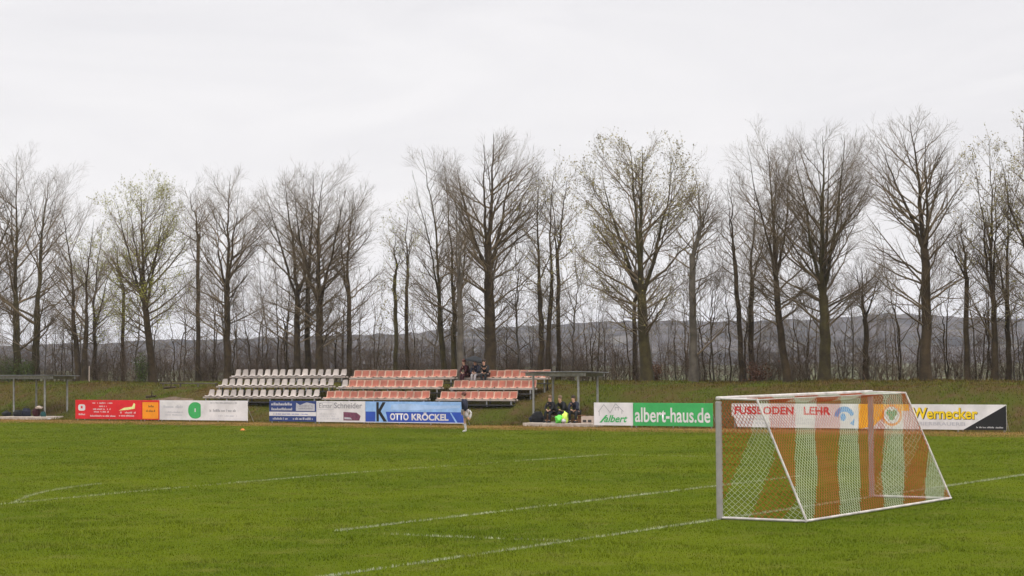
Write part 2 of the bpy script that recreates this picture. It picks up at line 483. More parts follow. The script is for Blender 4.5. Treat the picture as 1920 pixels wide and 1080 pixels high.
def pitch_grass():
    r = grass_r
    c0 = np.array([CX, CY])
    def fan_even(n, d0, d1, a0, a1):      # thins out smoothly with distance
        d = (r.random(n) * (d1 ** 0.7 - d0 ** 0.7) + d0 ** 0.7) ** (1 / 0.7)
        a = YAW + a0 + r.random(n) * (a1 - a0)
        return np.stack([CX + d * np.cos(a), CY + d * np.sin(a)], 1)
    P = np.concatenate([fan_even(720000, 28, 118, -0.30, 0.30), fan_even(110000, 26, 118, -0.52, -0.30), fan_even(90000, 26, 118, 0.30, 0.46)])
    P = P[(P[:, 0] < 42.6 + 2.0 * vnoise(P[:, 0] + 500, P[:, 1] + 500, 1.1, 8)) & (P[:, 1] < 125) & (P[:, 1] > -55)]
    # thin the turf where paint lines run
    keep = np.ones(len(P), bool)
    for C, hw in line_pts_all:
        lo, hi = C.min(0) - 0.3, C.max(0) + 0.3
        cand = np.where((P >= lo).all(1) & (P <= hi).all(1))[0]
        Cs = C[::2]
        for s in range(0, len(cand), 4000):
            ii = cand[s:s + 4000]
            d2 = ((P[ii, None, :] - Cs[None, ::2, :]) ** 2).sum(-1).min(1) if len(Cs) else 9
            near = d2 < (hw + 0.02) ** 2
            keep[ii[near & (r.random(len(ii)) < 0.75)]] = False
    P = P[keep]
    dd = np.linalg.norm(P - c0, axis=1)
    cl = vnoise(P[:, 0] + 500, P[:, 1] + 500, 0.45, 12) * 0.6 + vnoise(P[:, 0] + 500, P[:, 1] + 500, 1.6, 13) * 0.4
    h = (0.010 + 0.085 * np.clip(cl - 0.30, 0, 1) ** 1.6 + 0.012 * r.random(len(P))) * (0.9 + dd * 0.004)
    w = 0.011 + dd * 0.00024
    v, t = blades(P, np.zeros(len(P)), h, w, r, 1.0)
    me = np_mesh("grass", v, tris=t)
    tag(link_mesh("grass", me, MAT["grass_blade"]), "short tufted green turf covering the football pitch", "grass", kind="stuff")
    # dry strip in front of the boards
    n = 60000
    P = np.stack([41.3 + 5.4 * r.random(n), -25 + 135 * r.random(n)], 1)
    d = vnoise(P[:, 0] + 500, P[:, 1] + 500, 1.3, 15)
    P = P[r.random(n) < 0.35 + 0.6 * d]
    h = 0.02 + 0.05 * r.random(len(P)) + 0.08 * (P[:, 0] > 45.4) * r.random(len(P))
    v, t = blades(P, np.zeros(len(P)), h, 0.03 + 0 * h, r, 0.8)
    me = np_mesh("dry_grass", v, tris=t)
    tag(link_mesh("dry_grass", me, MAT["dry_strip"]), "dry ochre grass strip in front of the advertising boards", "grass", kind="stuff")
    # bank
    n = 180000
    P = np.stack([47.2 + 15.0 * r.random(n) ** 1.3, -25 + 140 * r.random(n)], 1)
    z = bank_z(P[:, 0], P[:, 1])
    cl = vnoise(P[:, 0] + 500, P[:, 1] + 500, 1.2, 17)
    h = 0.04 + 0.16 * cl * r.random(n)
    v, t = blades(P, z, h, 0.035 + 0.02 * r.random(n), r, 0.9)
    me = np_mesh("bank_grass", v, tris=t)
    tag(link_mesh("bank_grass", me, MAT["bank_blade"]), "rough green and brown grass with dead leaves on the bank", "grass", kind="stuff")
pitch_grass()

# ------------------------------------------------------------------ football goal
def build_goal():
    g = thing("football_goal", "white framed football goal with red and white striped net, standing on the near goal line", "football goal")
    W, H, DB, DT = 7.32, 2.36, 1.9, 0.85
    for x in (0.0, W):
        m = MB()
        m.bm.free(); m.bm = bmesh.new()
        m.box((x, 0, H / 2 + 0.0), (0.10, 0.12, H), bevel=0.03)
        m.build("post", MAT["post_alloy"], g)
    MB().box((W / 2, 0, H + 0.052), (W + 0.10, 0.10, 0.08), bevel=0.025).build("crossbar", MAT["white_paint"], g)
    for x in (0.0, W):
        MB().bar((x, -0.06, H + 0.05), (x, -DT, H + 0.03), 0.023).build("top_arm", MAT["white_paint"], g)
        MB().bar((x, -DT, H + 0.05), (x, -DB, 0.05), 0.024).build("stanchion", MAT["white_paint"], g)
        MB().bar((x, -0.06, 0.035), (x, -DB, 0.035), 0.026).build("ground_bar", MAT["white_paint"], g)
    MB().bar((-0.03, -DB, 0.04), (W + 0.03, -DB, 0.04), 0.026).build("back_bar", MAT["white_paint"], g)
    MB().bar((0, -DT, H + 0.03), (W, -DT, H + 0.03), 0.008).build("top_cord", MAT["white_paint"], g)
    # net: a diamond mesh on four panels, each strand a thin tube
    V, Q, MI = [], [], []
    cnt = [0]
    def strand(p, q, col):
        p, q = np.asarray(p), np.asarray(q)
        d = q - p; L = np.linalg.norm(d)
        if L < 1e-4: return
        d = d / L
        a = np.cross(d, (0.31, 0.52, 0.79)); a /= np.linalg.norm(a)
        b = np.cross(d, a)
        rad = 0.0045 if col == 0 else 0.0062
        for c in (p, q):
            for k in range(3):
                t = k * 2 * math.pi / 3
                V.append(c + rad * (math.cos(t) * a + math.sin(t) * b))
        o = cnt[0]
        for k in range(3):
            Q.append((o + k, o + (k + 1) % 3, o + 3 + (k + 1) % 3, o + 3 + k)); MI.append(col)
        cnt[0] += 6
    def panel(fn, U, Vv, colfn, cell=0.115):
        nu, nv = int(round(U / cell)) * 2, int(round(Vv / cell)) * 2
        for i in range(nu + 1):
            for j in range(nv + 1):
                if (i + j) % 2: continue
                for di in (1, -1):
                    ii, jj = i + di, j + 1
                    if 0 <= ii <= nu and jj <= nv:
                        u0, v0, u1, v1 = i / nu, j / nv, ii / nu, jj / nv
                        c = colfn((u0 + u1) / 2, (v0 + v1) / 2)
                        if c is None: continue
                        strand(fn(u0, v0), fn(u1, v1), c)
    HB = H - 0.0
    def sag(u, v, amt): return amt * math.sin(math.pi * min(1, max(0, u))) * math.sin(math.pi * v)
    # back panel: u along goal, v from top (0) down to ground (1)
    def back(u, v):
        y = -DT + (-DB + DT) * v + sag(u, v, 0.16) + 0.03 * math.sin(u * 23) * math.sin(math.pi * v)
        return (u * W, y, HB * (1 - v) + 0.03)
    def backcol(u, v):
        w = u * W - 1.7 + 2.6 * v - 0.35 * math.sin(v * 2.6)
        k = (w / 2.2) % 1.0
        return 0 if k < 0.47 else 1
    panel(back, W, 2.65, backcol)
    # side panels: u from front post (0) to rear (1)
    def side(x, sgn):
        def fn(u, v):
            d = DT + (DB - DT) * v
            return (x + sgn * sag(u, v, 0.10), -u * d, HB * (1 - v) + 0.03)
        return fn
    def sidecol_near(u, v):
        d = u * (DT + (DB - DT) * v)
        c = 1.32 - 1.02 * v
        if abs(d - c) < 0.36: return 0
        if d > 1.35 + (1 - v) * 2.2 and v > 0.75: return 0
        return 1
    def sidecol_far(u, v):
        d = u * (DT + (DB - DT) * v)
        k = ((d + 0.9 * v + 0.25) / 1.15) % 1.0
        return 0 if k < 0.62 else 1
    panel(side(0, 1), 1.45, 2.45, sidecol_near)
    panel(side(W, -1), 1.45, 2.45, sidecol_far)
    def top(u, v): return (u * W, -0.05 - (DT - 0.05) * v, HB + 0.04 - sag(u, v, 0.13))
    def topcol(u, v):
        w = u * W - 1.7 - 0.55 * (1 - v)
        return 0 if (w / 2.2) % 1.0 < 0.47 else 1
    panel(top, W, 0.85, topcol)
    me = np_mesh("net", np.array(V), quads=np.array(Q), mat_idx=MI)
    link_mesh("net", me, [MAT["net_white"], MAT["net_red"]], g)
build_goal()

# ------------------------------------------------------------------ advertising boards
RZ = -math.pi / 2          # local x = picture right (-n), local -y faces the pitch
def text_mesh(s, font_bold=0.0, shear=0.0):
    cu = bpy.data.curves.new("txt", 'FONT')
    cu.body = s
    cu.size = 1.0
    cu.offset = font_bold
    cu.shear = shear
    cu.resolution_u = 4
    cu.extrude = 0.0
    o = bpy.data.objects.new("txt", cu)
    COL.objects.link(o)
    bpy.context.view_layer.update()
    me = bpy.data.meshes.new_from_object(o.evaluated_get(bpy.context.evaluated_depsgraph_get()))
    bpy.data.objects.remove(o)
    bpy.data.curves.remove(cu)
    return me

BFY = -0.024               # board front face
def letters(board, s, x0, x1, z0, z1, mat, bold=0.0, shear=0.0, name="lettering", dy=0.004):
    me = text_mesh(s, bold, shear)
    co = np.empty(len(me.vertices) * 3, np.float32); me.vertices.foreach_get("co", co)
    co = co.reshape(-1, 3)
    lo, hi = co.min(0), co.max(0)
    x = x0 + (co[:, 0] - lo[0]) / (hi[0] - lo[0]) * (x1 - x0)
    z = z0 + (co[:, 1] - lo[1]) / (hi[1] - lo[1]) * (z1 - z0)
    out = np.stack([x, np.full_like(x, BFY - dy), z], 1)
    me.vertices.foreach_set("co", out.astype(np.float32).ravel()); me.update()
    return link_mesh(name, me, mat, board)

def scribble(board, x0, x1, z0, z1, mat, seed, rows=1, name="lettering", dy=0.004, fill=0.82):
    """rows of small print too small in the photograph to be read"""
    r = random.Random(seed)
    m = MB()
    rh = (z1 - z0) / rows
    for k in range(rows):
        zc = z0 + rh * (k + 0.5); h = rh * 0.62
        a = x0 + r.random() * 0.06 * (x1 - x0); e = x1 - r.random() * 0.18 * (x1 - x0)
        while a < e:
            w = h * r.uniform(0.35, 0.7)
            if r.random() < fill:
                hh = h * r.choice((0.62, 0.62, 0.95))
                m.box((a + w / 2, BFY - dy + 0.001, zc - h / 2 + hh / 2), (w * 0.5, 0.002, hh))
                if r.random() < 0.6: m.box((a + w * 0.62, BFY - dy + 0.0005, zc - h / 2 + h * r.choice((0.1, 0.55))), (w * 0.5, 0.0022, h * 0.16))
            a += w
    return m.build(name, mat, board)

def patch(board, pts, mat, name, dy=0.002):
    me = bpy.data.meshes.new(name)
    me.from_pydata([(p[0], BFY - dy, p[1]) for p in pts], [], [tuple(range(len(pts)))])
    me.update()
    return link_mesh(name, me, mat, board)

def board(px0, px1, ytop0, ybot0, label, cat="advertising board", mat="board_white", poly=None, s=46.0):
    a = on_plane(px0, (ytop0 + ybot0) / 2, s); b = on_plane(px1, (ytop0 + ybot0) / 2, s)
    w = a[1] - b[1]
    zt = on_plane(px0, ytop0, s)[2]; zb = max(0.06, on_plane(px0, ybot0, s)[2])
    h = 1.06
    zb = 0.10
    t = thing("advertising_board", label, cat, (s + 0.02 * math.sin(px0), a[1], 0), RZ + 0.004 * math.sin(px1), "advertising boards along the far touchline")
    m = MB()
    if poly is None: m.box((w / 2, 0, zb + h / 2), (w - 0.012, 0.045, h), bevel=0.006)
    else: m.prism([(p[0] * w, zb + p[1] * h) for p in poly], -0.0225, 0.0225)
    m.build("panel", MAT[mat], t)
    n = max(2, int(round(w / 2.2)) + 1)
    for k in range(n):
        x = 0.12 + (w - 0.24) * k / (n - 1)
        mm = MB().box((x, 0.055, 0.55), (0.05, 0.05, 1.1))
        mm.bar((x, 0.08, 0.85), (x, 0.62, 0.0), 0.018, 6)
        mm.build("support_post", MAT["steel"], t)
    t["_"] = 0; del t["_"]
    return t, w, zb, h

def rect(x0, x1, z0, z1): return [(x0, z0), (x1, z0), (x1, z1), (x0, z1)]
def disc(cx, cz, rx, rz, n=28, p=2.0):
    out = []
    for k in range(n):
        a = 2 * math.pi * k / n
        c, s_ = math.cos(a), math.sin(a)
        out.append((cx + rx * math.copysign(abs(c) ** (2 / p), c), cz + rz * math.copysign(abs(s_) ** (2 / p), s_)))
    return out

# 1 red board
t, w, zb, h = board(142, 266, 752, 788, "red board with white print and a lizard emblem, leftmost board of the row", mat="board_red")
patch(t, disc(0.10 * w, zb + 0.60 * h, 0.055 * w, 0.17 * h, 20, 3.5), MAT["board_white"], "logo")
patch(t, rect(0.085 * w, 0.115 * w, zb + 0.55 * h, zb + 0.68 * h), MAT["board_red"], "logo", 0.005)
scribble(t, 0.05 * w, 0.16 * w, zb + 0.17 * h, zb + 0.32 * h, MAT["board_white"], 3, 1)
scribble(t, 0.26 * w, 0.56 * w, zb + 0.78 * h, zb + 0.93 * h, MAT["board_white"], 4, 1)
scribble(t, 0.33 * w, 0.50 * w, zb + 0.60 * h, zb + 0.78 * h, MAT["board_white"], 5, 1)
scribble(t, 0.27 * w, 0.56 * w, zb + 0.32 * h, zb + 0.60 * h, MAT["board_white"], 6, 2)
scribble(t, 0.22 * w, 0.62 * w, zb + 0.10 * h, zb + 0.25 * h, MAT["board_white"], 7, 1)
patch(t, [(0.66 * w, zb + 0.45 * h), (0.74 * w, zb + 0.60 * h), (0.86 * w, zb + 0.66 * h), (0.885 * w, zb + 0.86 * h), (0.905 * w, zb + 0.80 * h), (0.90 * w, zb + 0.56 * h), (0.80 * w, zb + 0.50 * h)], MAT["lime"], "logo")
scribble(t, 0.66 * w, 0.93 * w, zb + 0.12 * h, zb + 0.44 * h, MAT["board_white"], 8, 2)
# 2 orange board
t, w, zb, h = board(266.5, 299, 752.5, 788, "small orange board in a red frame beside the red lizard board", mat="board_red")
patch(t, rect(0.03 * w, 0.95 * w, zb + 0.05 * h, zb + 0.90 * h), MAT["board_orange"], "face")
scribble(t, 0.32 * w, 0.68 * w, zb + 0.60 * h, zb + 0.80 * h, MAT["board_black"], 9, 1, dy=0.006)
scribble(t, 0.20 * w, 0.85 * w, zb + 0.36 * h, zb + 0.56 * h, MAT["board_black"], 10, 1, dy=0.006)
# 3 white board with green logo
t, w, zb, h = board(300, 465, 753, 789, "white board with a round green logo and grey print, left of the gap", mat="board_white")
scribble(t, 0.04 * w, 0.28 * w, zb + 0.58 * h, zb + 0.80 * h, MAT["ink_light"], 11, 1)
scribble(t, 0.06 * w, 0.28 * w, zb + 0.20 * h, zb + 0.48 * h, MAT["ink_light"], 12, 2)
pts = disc(0.415 * w, zb + 0.50 * h, 0.082 * w, 0.42 * h, 32, 2.2)
pts = [(min(p[0], 0.478 * w), p[1]) for p in pts]
patch(t, pts, MAT["board_green"], "logo")
patch(t, rect(0.408 * w, 0.420 * w, zb + 0.42 * h, zb + 0.60 * h), MAT["board_white"], "logo", 0.005)
scribble(t, 0.57 * w, 0.93 * w, zb + 0.84 * h, zb + 0.95 * h, MAT["ink_grey"], 13, 1)
scribble(t, 0.56 * w, 0.93 * w, zb + 0.40 * h, zb + 0.62 * h, MAT["ink_grey"], 14, 1, fill=0.7)
scribble(t, 0.66 * w, 0.88 * w, zb + 0.18 * h, zb + 0.32 * h, MAT["ink_light"], 15, 1, fill=0.6)
# 4 navy and white striped board
t, w, zb, h = board(505, 593, 753, 790, "navy board with white stripe and white print below the cream seats", mat="board_navy")
patch(t, rect(0.0, w, zb + 0.27 * h, zb + 0.47 * h), MAT["board_white"], "stripe")
scribble(t, 0.03 * w, 0.53 * w, zb + 0.74 * h, zb + 0.97 * h, MAT["board_white"], 16, 1, fill=0.95)
scribble(t, 0.03 * w, 0.55 * w, zb + 0.50 * h, zb + 0.72 * h, MAT["board_white"], 17, 1, fill=0.95)
patch(t, [(0.57 * w, zb + 0.52 * h), (0.97 * w, zb + 0.52 * h), (0.97 * w, zb + 0.86 * h), (0.80 * w, zb + 0.94 * h), (0.66 * w, zb + 0.80 * h), (0.58 * w, zb + 0.92 * h)], MAT["ink_light"], "picture")
scribble(t, 0.62 * w, 0.95 * w, zb + 0.58 * h, zb + 0.84 * h, MAT["ink_grey"], 18, 2, dy=0.006)
scribble(t, 0.05 * w, 0.95 * w, zb + 0.31 * h, zb + 0.42 * h, MAT["board_blue"], 19, 1, dy=0.006)
scribble(t, 0.03 * w, 0.42 * w, zb + 0.05 * h, zb + 0.23 * h, MAT["board_white"], 20, 1)
scribble(t, 0.50 * w, 0.97 * w, zb + 0.05 * h, zb + 0.24 * h, MAT["board_white"], 21, 1)
# 5 white "Elmar Schneider" board
t, w, zb, h = board(593.5, 685, 754, 791, "white board with grey name and dark picture, between navy and blue boards", mat="board_white")
letters(t, "Elmar", 0.06 * w, 0.33 * w, zb + 0.66 * h, zb + 0.90 * h, MAT["ink_grey"])
letters(t, "Schneider", 0.37 * w, 0.94 * w, zb + 0.66 * h, zb + 0.94 * h, MAT["ink_grey"], 0.01)
for (x0, x1, z0, z1) in ((0.03, 0.355, 0.93, 0.95), (0.03, 0.355, 0.585, 0.605), (0.03, 0.038, 0.605, 0.93), (0.347, 0.355, 0.605, 0.93)):
    patch(t, rect(x0 * w, x1 * w, zb + z0 * h, zb + z1 * h), MAT["ink_light"], "border")
patch(t, [(0.56 * w, zb + 0.08 * h), (0.88 * w, zb + 0.08 * h), (0.91 * w, zb + 0.30 * h), (0.83 * w, zb + 0.46 * h), (0.56 * w, zb + 0.49 * h)], MAT["ink_plum"], "picture")
patch(t, [(0.58 * w, zb + 0.14 * h), (0.74 * w, zb + 0.13 * h), (0.70 * w, zb + 0.22 * h), (0.58 * w, zb + 0.24 * h)], MAT["ink_light"], "picture", 0.005)
scribble(t, 0.05 * w, 0.46 * w, zb + 0.10 * h, zb + 0.46 * h, MAT["ink_light"], 22, 3, fill=0.5)
# 6 blue board
t, w, zb, h = board(685.5, 871, 754.5, 793, "blue board with a big black K and white lettering, behind the standing player", mat="board_blue")
patch(t, rect(0, w, zb + 0.52 * h, zb + h), MAT["board_sky"], "face")
letters(t, "K", 0.115 * w, 0.225 * w, zb + 0.05 * h, zb + 0.97 * h, MAT["board_black"], 0.03, dy=0.010, name="logo")
patch(t, [(0.105 * w, zb + 0.02 * h), (0.235 * w, zb + 0.02 * h), (0.212 * w, zb + 0.50 * h), (0.235 * w, zb + 0.98 * h), (0.105 * w, zb + 0.98 * h)], MAT["board_sky"], "logo_ground", 0.005)
letters(t, "OTTO", 0.255 * w, 0.445 * w, zb + 0.12 * h, zb + 0.45 * h, MAT["board_white"], 0.035)
letters(t, "KRÖCKEL", 0.475 * w, 0.845 * w, zb + 0.12 * h, zb + 0.50 * h, MAT["board_white"], 0.035)
patch(t, [(0.86 * w, zb + 0.50 * h), (0.872 * w, zb + 0.50 * h), (0.935 * w, zb + 0.03 * h), (0.915 * w, zb + 0.03 * h)], MAT["board_sky"], "stripe")
patch(t, rect(0, w, zb, zb + 0.035 * h), MAT["board_white"], "border")
patch(t, [(0.26 * w, zb + 0.62 * h), (0.5 * w, zb + 0.60 * h), (0.72 * w, zb + 0.66 * h), (0.96 * w, zb + 0.72 * h), (0.96 * w, zb + 0.84 * h), (0.7 * w, zb + 0.82 * h), (0.45 * w, zb + 0.90 * h), (0.27 * w, zb + 0.86 * h)], MAT["cloth_white"], "cloud_print", 0.005)
MAT["cloud_print"] = pm("cloud_print", (0.36, 0.52, 0.78), 0.45, 0.2, 1.5)
COL.objects[-1].data.materials[0] = MAT["cloud_print"]
# 7 house outline board + green board
t, w, zb, h = board(1113.5, 1187, 756, 796, "white board with grey house outlines and green italic lettering, right of the dugout", mat="board_white")
m = MB()
for a, b in (((.14, .42), (.14, .62)), ((.12, .60), (.26, .92)), ((.26, .92), (.42, .56)), ((.42, .56), (.56, .96)), ((.56, .96), (.76, .62)), ((.72, .66), (.72, .50)), ((.55, .66), (.55, .80)), ((.55, .80), (.63, .80)), ((.63, .80), (.63, .66))):
    p, q = Vector((a[0] * w, BFY - 0.003, zb + a[1] * h)), Vector((b[0] * w, BFY - 0.003, zb + b[1] * h))
    d = (q - p); ang = math.atan2(d.z, d.x)
    m.box((p + q) / 2, (d.length, 0.003, 0.022), Matrix.Rotation(-ang, 3, 'Y'))
m.build("house_outline", MAT["ink_grey"], t)
letters(t, "albert", 0.26 * w, 0.86 * w, zb + 0.14 * h, zb + 0.46 * h, MAT["board_green"], 0.02, 0.35)
patch(t, [(0.14 * w, zb + 0.12 * h), (0.20 * w, zb + 0.12 * h), (0.36 * w, zb + 0.46 * h), (0.31 * w, zb + 0.46 * h)], MAT["board_green"], "stripe")
t, w, zb, h = board(1187.5, 1337, 757, 798, "green board with white web address, left of the goal", mat="board_green")
letters(t, "albert-haus.de", 0.025 * w, 0.97 * w, zb + 0.16 * h, zb + 0.80 * h, MAT["board_white"], 0.015)
# 8 floor board with broken corner
t, w, zb, h = board(1372, 1609, 759, 802, "white board with red lettering, blue swirl and broken corner, seen through the goal net",
                    poly=[(0.045, 0), (1, 0), (1, 1), (0, 1), (0, 0.47), (0.025, 0.40)])
letters(t, "FUSSBODEN", 0.025 * w, 0.50 * w, zb + 0.54 * h, zb + 0.88 * h, MAT["ink_red"], 0.03)
letters(t, "LEHR", 0.58 * w, 0.79 * w, zb + 0.54 * h, zb + 0.88 * h, MAT["ink_red"], 0.03)
scribble(t, 0.06 * w, 0.44 * w, zb + 0.12 * h, zb + 0.44 * h, MAT["ink_light"], 31, 2)
scribble(t, 0.46 * w, 0.78 * w, zb + 0.12 * h, zb + 0.44 * h, MAT["ink_light"], 32, 2)
ring = disc(0.895 * w, zb + 0.44 * h, 0.078 * w, 0.46 * h, 40)[2:20]
inner = disc(0.897 * w, zb + 0.40 * h, 0.052 * w, 0.28 * h, 40)[2:20]
patch(t, [(max(0, p[0]), min(p[1], zb + h)) for p in ring] + inner[::-1], MAT["ink_sky"], "logo")
patch(t, disc(0.885 * w, zb + 0.46 * h, 0.022 * w, 0.16 * h, 18), MAT["ink_sky"], "logo")
patch(t, [(0.955 * w, zb + 0.30 * h), (0.972 * w, zb + 0.42 * h), (0.966 * w, zb + 0.12 * h), (0.935 * w, zb + 0.20 * h)], MAT["ink_sky"], "logo")
# 9 yellow board with clover roundel
t, w, zb, h = board(1610, 1705, 760, 804, "yellow and white board with a round clover emblem, behind the far goal post", mat="board_white")
patch(t, [(0, zb), (0.06 * w, zb), (0.30 * w, zb + 0.12 * h), (0.52 * w, zb + 0.52 * h), (0.72 * w, zb + 0.72 * h), (w, zb + 0.74 * h), (w, zb + h), (0, zb + h)], MAT["board_yellow"], "face")
patch(t, disc(0.66 * w, zb + 0.56 * h, 0.20 * w, 0.44 * h), MAT["board_orange"], "logo", 0.005)
patch(t, disc(0.66 * w, zb + 0.56 * h, 0.155 * w, 0.34 * h), MAT["board_white"], "logo", 0.008)
for dx, dz in ((-.05, .07), (.05, .07), (0, -.10)):
    patch(t, disc((0.66 + dx) * w, zb + (0.58 + dz) * h, 0.062 * w, 0.125 * h, 16), MAT["leaf_green"], "logo", 0.011 + 0.001 * dx)
# 10 brewery board
t, w, zb, h = board(1705.5, 1887, 761, 807, "white board with yellow lettering and black corner triangle, rightmost board of the row", mat="board_white")
patch(t, [(0.56 * w, zb), (w, zb), (w, zb + 0.98 * h)], MAT["board_black"], "corner_triangle")
letters(t, "Wernecker", 0.03 * w, 0.715 * w, zb + 0.40 * h, zb + 0.86 * h, MAT["board_black"], 0.045, name="lettering_shadow")
letters(t, "Wernecker", 0.025 * w, 0.71 * w, zb + 0.415 * h, zb + 0.875 * h, MAT["ink_yellow"], 0.025, dy=0.007)
letters(t, "BIERBRAUEREI", 0.10 * w, 0.58 * w, zb + 0.16 * h, zb + 0.30 * h, MAT["ink_light"], 0.01)
scribble(t, 0.68 * w, 0.97 * w, zb + 0.06 * h, zb + 0.16 * h, MAT["board_white"], 41, 1, dy=0.006)

# ------------------------------------------------------------------ seat stands
def seat_mesh(name, w, hb, depth, rim):
    prof = [(-depth, 0.005), (-depth * 0.93, 0.03), (-depth * 0.55, 0.012), (-depth * 0.2, 0.015), (-0.03, 0.05), (0.015, 0.13), (0.04, hb * 0.6), (0.06, hb * 0.9), (0.085, hb)]
    wid = [0.86, 0.96, 1.0, 1.0, 1.0, 0.98, 0.94, 0.84, 0.60] if not rim else [0.92, 0.98, 1, 1, 1, 1, 1, 0.98, 0.9]
    us = [-0.5, -0.40, -0.2, 0.0, 0.2, 0.40, 0.5]
    V, Q, MI = [], [], []
    nu, nv = len(us), len(prof)
    for lay in (0, 1):
        for j, (y, z) in enumerate(prof):
            for u in us:
                curl = (abs(u) * 2) ** 3 * 0.035
                ny, nz = (0.0, -0.018) if j < 4 else (0.02, -0.004)
                V.append((u * w * wid[j], y - (curl if j > 4 else 0) + lay * ny, z + (curl if j <= 4 else 0) + lay * nz))
    N = nu * nv
    for j in range(nv - 1):
        for i in range(nu - 1):
            a = j * nu + i
            edge = rim and (i in (0, nu - 2) or j in (0, nv - 2))
            Q.append((a, a + 1, a + nu + 1, a + nu)); MI.append(1 if edge else 0)
            Q.append((N + a, N + a + nu, N + a + nu + 1, N + a + 1)); MI.append(1 if edge else 0)
    bd = [j * nu for j in range(nv)] + [(nv - 1) * nu + i for i in range(1, nu)] + [j * nu + nu - 1 for j in range(nv - 2, -1, -1)] + [i for i in range(nu - 2, 0, -1)]
    for a, b in zip(bd, bd[1:] + bd[:1]):
        Q.append((a, N + a, N + b, b)); MI.append(1 if rim else 0)
    return np_mesh(name, np.array(V), quads=np.array(Q), smooth=True, mat_idx=MI)

def stand(name, label, rows, seat_me, mats, pitch_w, seat_h, beam_mat, rng_seed, pale=None):
    """rows: (s, px left, px right, py of beam, count)"""
    r = random.Random(rng_seed)
    s0, l0, r0, y0, c0 = rows[0]
    base = on_plane(l0, y0, s0)
    t = thing(name, label, "seating stand", (s0, base[1], 0), RZ, "seating stands on the bank")
    first = None
    for (s, pl, pr, py, cnt) in rows:
        a = on_plane(pl, py, s); b = on_plane(pr, py - (pr - pl) * 0.0085, s)
        x0, x1 = base[1] - a[1], base[1] - b[1]
        yy = s - s0; z = a[2]
        m = MB(); m.box(((x0 + x1) / 2, yy - 0.33, z - 0.045), (x1 - x0 + 0.10, 0.10, 0.09), bevel=0.01)
        m.box(((x0 + x1) / 2, yy - 0.05, z - 0.045), (x1 - x0 + 0.10, 0.08, 0.09), bevel=0.01)
        m.build("beam", beam_mat, t)
        MB().box(((x0 + x1) / 2, yy - 0.30, z - 0.30), (x1 - x0 + 0.1, 0.60, 0.05)).build("shade_plank", MAT["dark_steel_and_shade"], t)  # plank coloured near black to paint in the shade beneath the seats
        nl = max(3, int((x1 - x0) / 1.6) + 1)
        for k in range(nl):
            x = x0 + 0.15 + (x1 - x0 - 0.3) * k / (nl - 1)
            gz = float(bank_z(np.array([s]), np.array([base[1] - x]))[0]) - 0.15
            for dy in (-0.33, -0.05):
                MB().box((x, yy + dy, (gz + z - 0.09) / 2), (0.06, 0.06, z - 0.09 - gz)).build("leg", MAT["steel"] if dy < -0.2 else MAT["dark_steel_and_shade"], t)
        pw = (x1 - x0) / cnt
        for k in range(cnt):
            if first is None:
                first = link_mesh("seat", seat_me, mats, t); o = first
            else:
                o = first.copy(); COL.objects.link(o); o.parent = t
            if pale and (s, k) == pale:
                o.data = cream; o['label'] = 'pale cream seat among the red ones'
            o.location = (x0 + pw * (k + 0.5), yy, z + 0.005)
            o.rotation_euler = (r.uniform(-.04, .04), 0, r.uniform(-.05, .05))
            o.scale = (pw / pitch_w, 1, 1 + r.uniform(-.04, .04))
    return t

def vary_by_object(m, lo, hi):
    n, l = m.node_tree.nodes, m.node_tree.links
    b = n["Principled BSDF"]
    src = b.inputs["Base Color"].links[0].from_socket
    oi = n.new("ShaderNodeObjectInfo"); mr = n.new("ShaderNodeMapRange")
    mr.inputs["To Min"].default_value = lo; mr.inputs["To Max"].default_value = hi
    vm = n.new("ShaderNodeVectorMath"); vm.operation = 'SCALE'
    l.new(oi.outputs["Random"], mr.inputs["Value"]); l.new(src, vm.inputs[0]); l.new(mr.outputs["Result"], vm.inputs["Scale"])
    l.new(vm.outputs["Vector"], b.inputs["Base Color"])
for k_ in ("seat_cream", "seat_red", "seat_rim"): vary_by_object(MAT[k_], 0.82, 1.10)
cream = seat_mesh("seat", 0.37, 0.40, 0.40, False)
stand("grandstand", "three stepped rows of cream bucket seats on the bank", [(50.2, 390, 601, 743.5, 15), (51.05, 415, 628, 723.5, 15), (51.9, 440, 652, 706, 15)],
      cream, [MAT["seat_cream"]], 0.51, 0.4, MAT["beam_pale"], 1)
red = seat_mesh("seat", 0.51, 0.40, 0.36, True)
stand("grandstand", "three rows of red seats with pale rims next to the cream seats", [(50.2, 613, 806, 746.5, 13), (51.05, 640, 831, 726, 13), (51.9, 664, 857, 708, 13)],
      red, [MAT["seat_red"], MAT["seat_rim"]], 0.52, 0.36, MAT["beam_pale"], 2, pale=(51.05, 0))
stand("grandstand", "three rows of red seats beneath the umbrella group, beside the dugout", [(50.2, 826, 970, 748, 10), (51.05, 851, 1006, 727.5, 11), (51.9, 876, 1032, 708.5, 11)],
      red, [MAT["seat_red"], MAT["seat_rim"]], 0.52, 0.36, MAT["beam_pale"], 3)

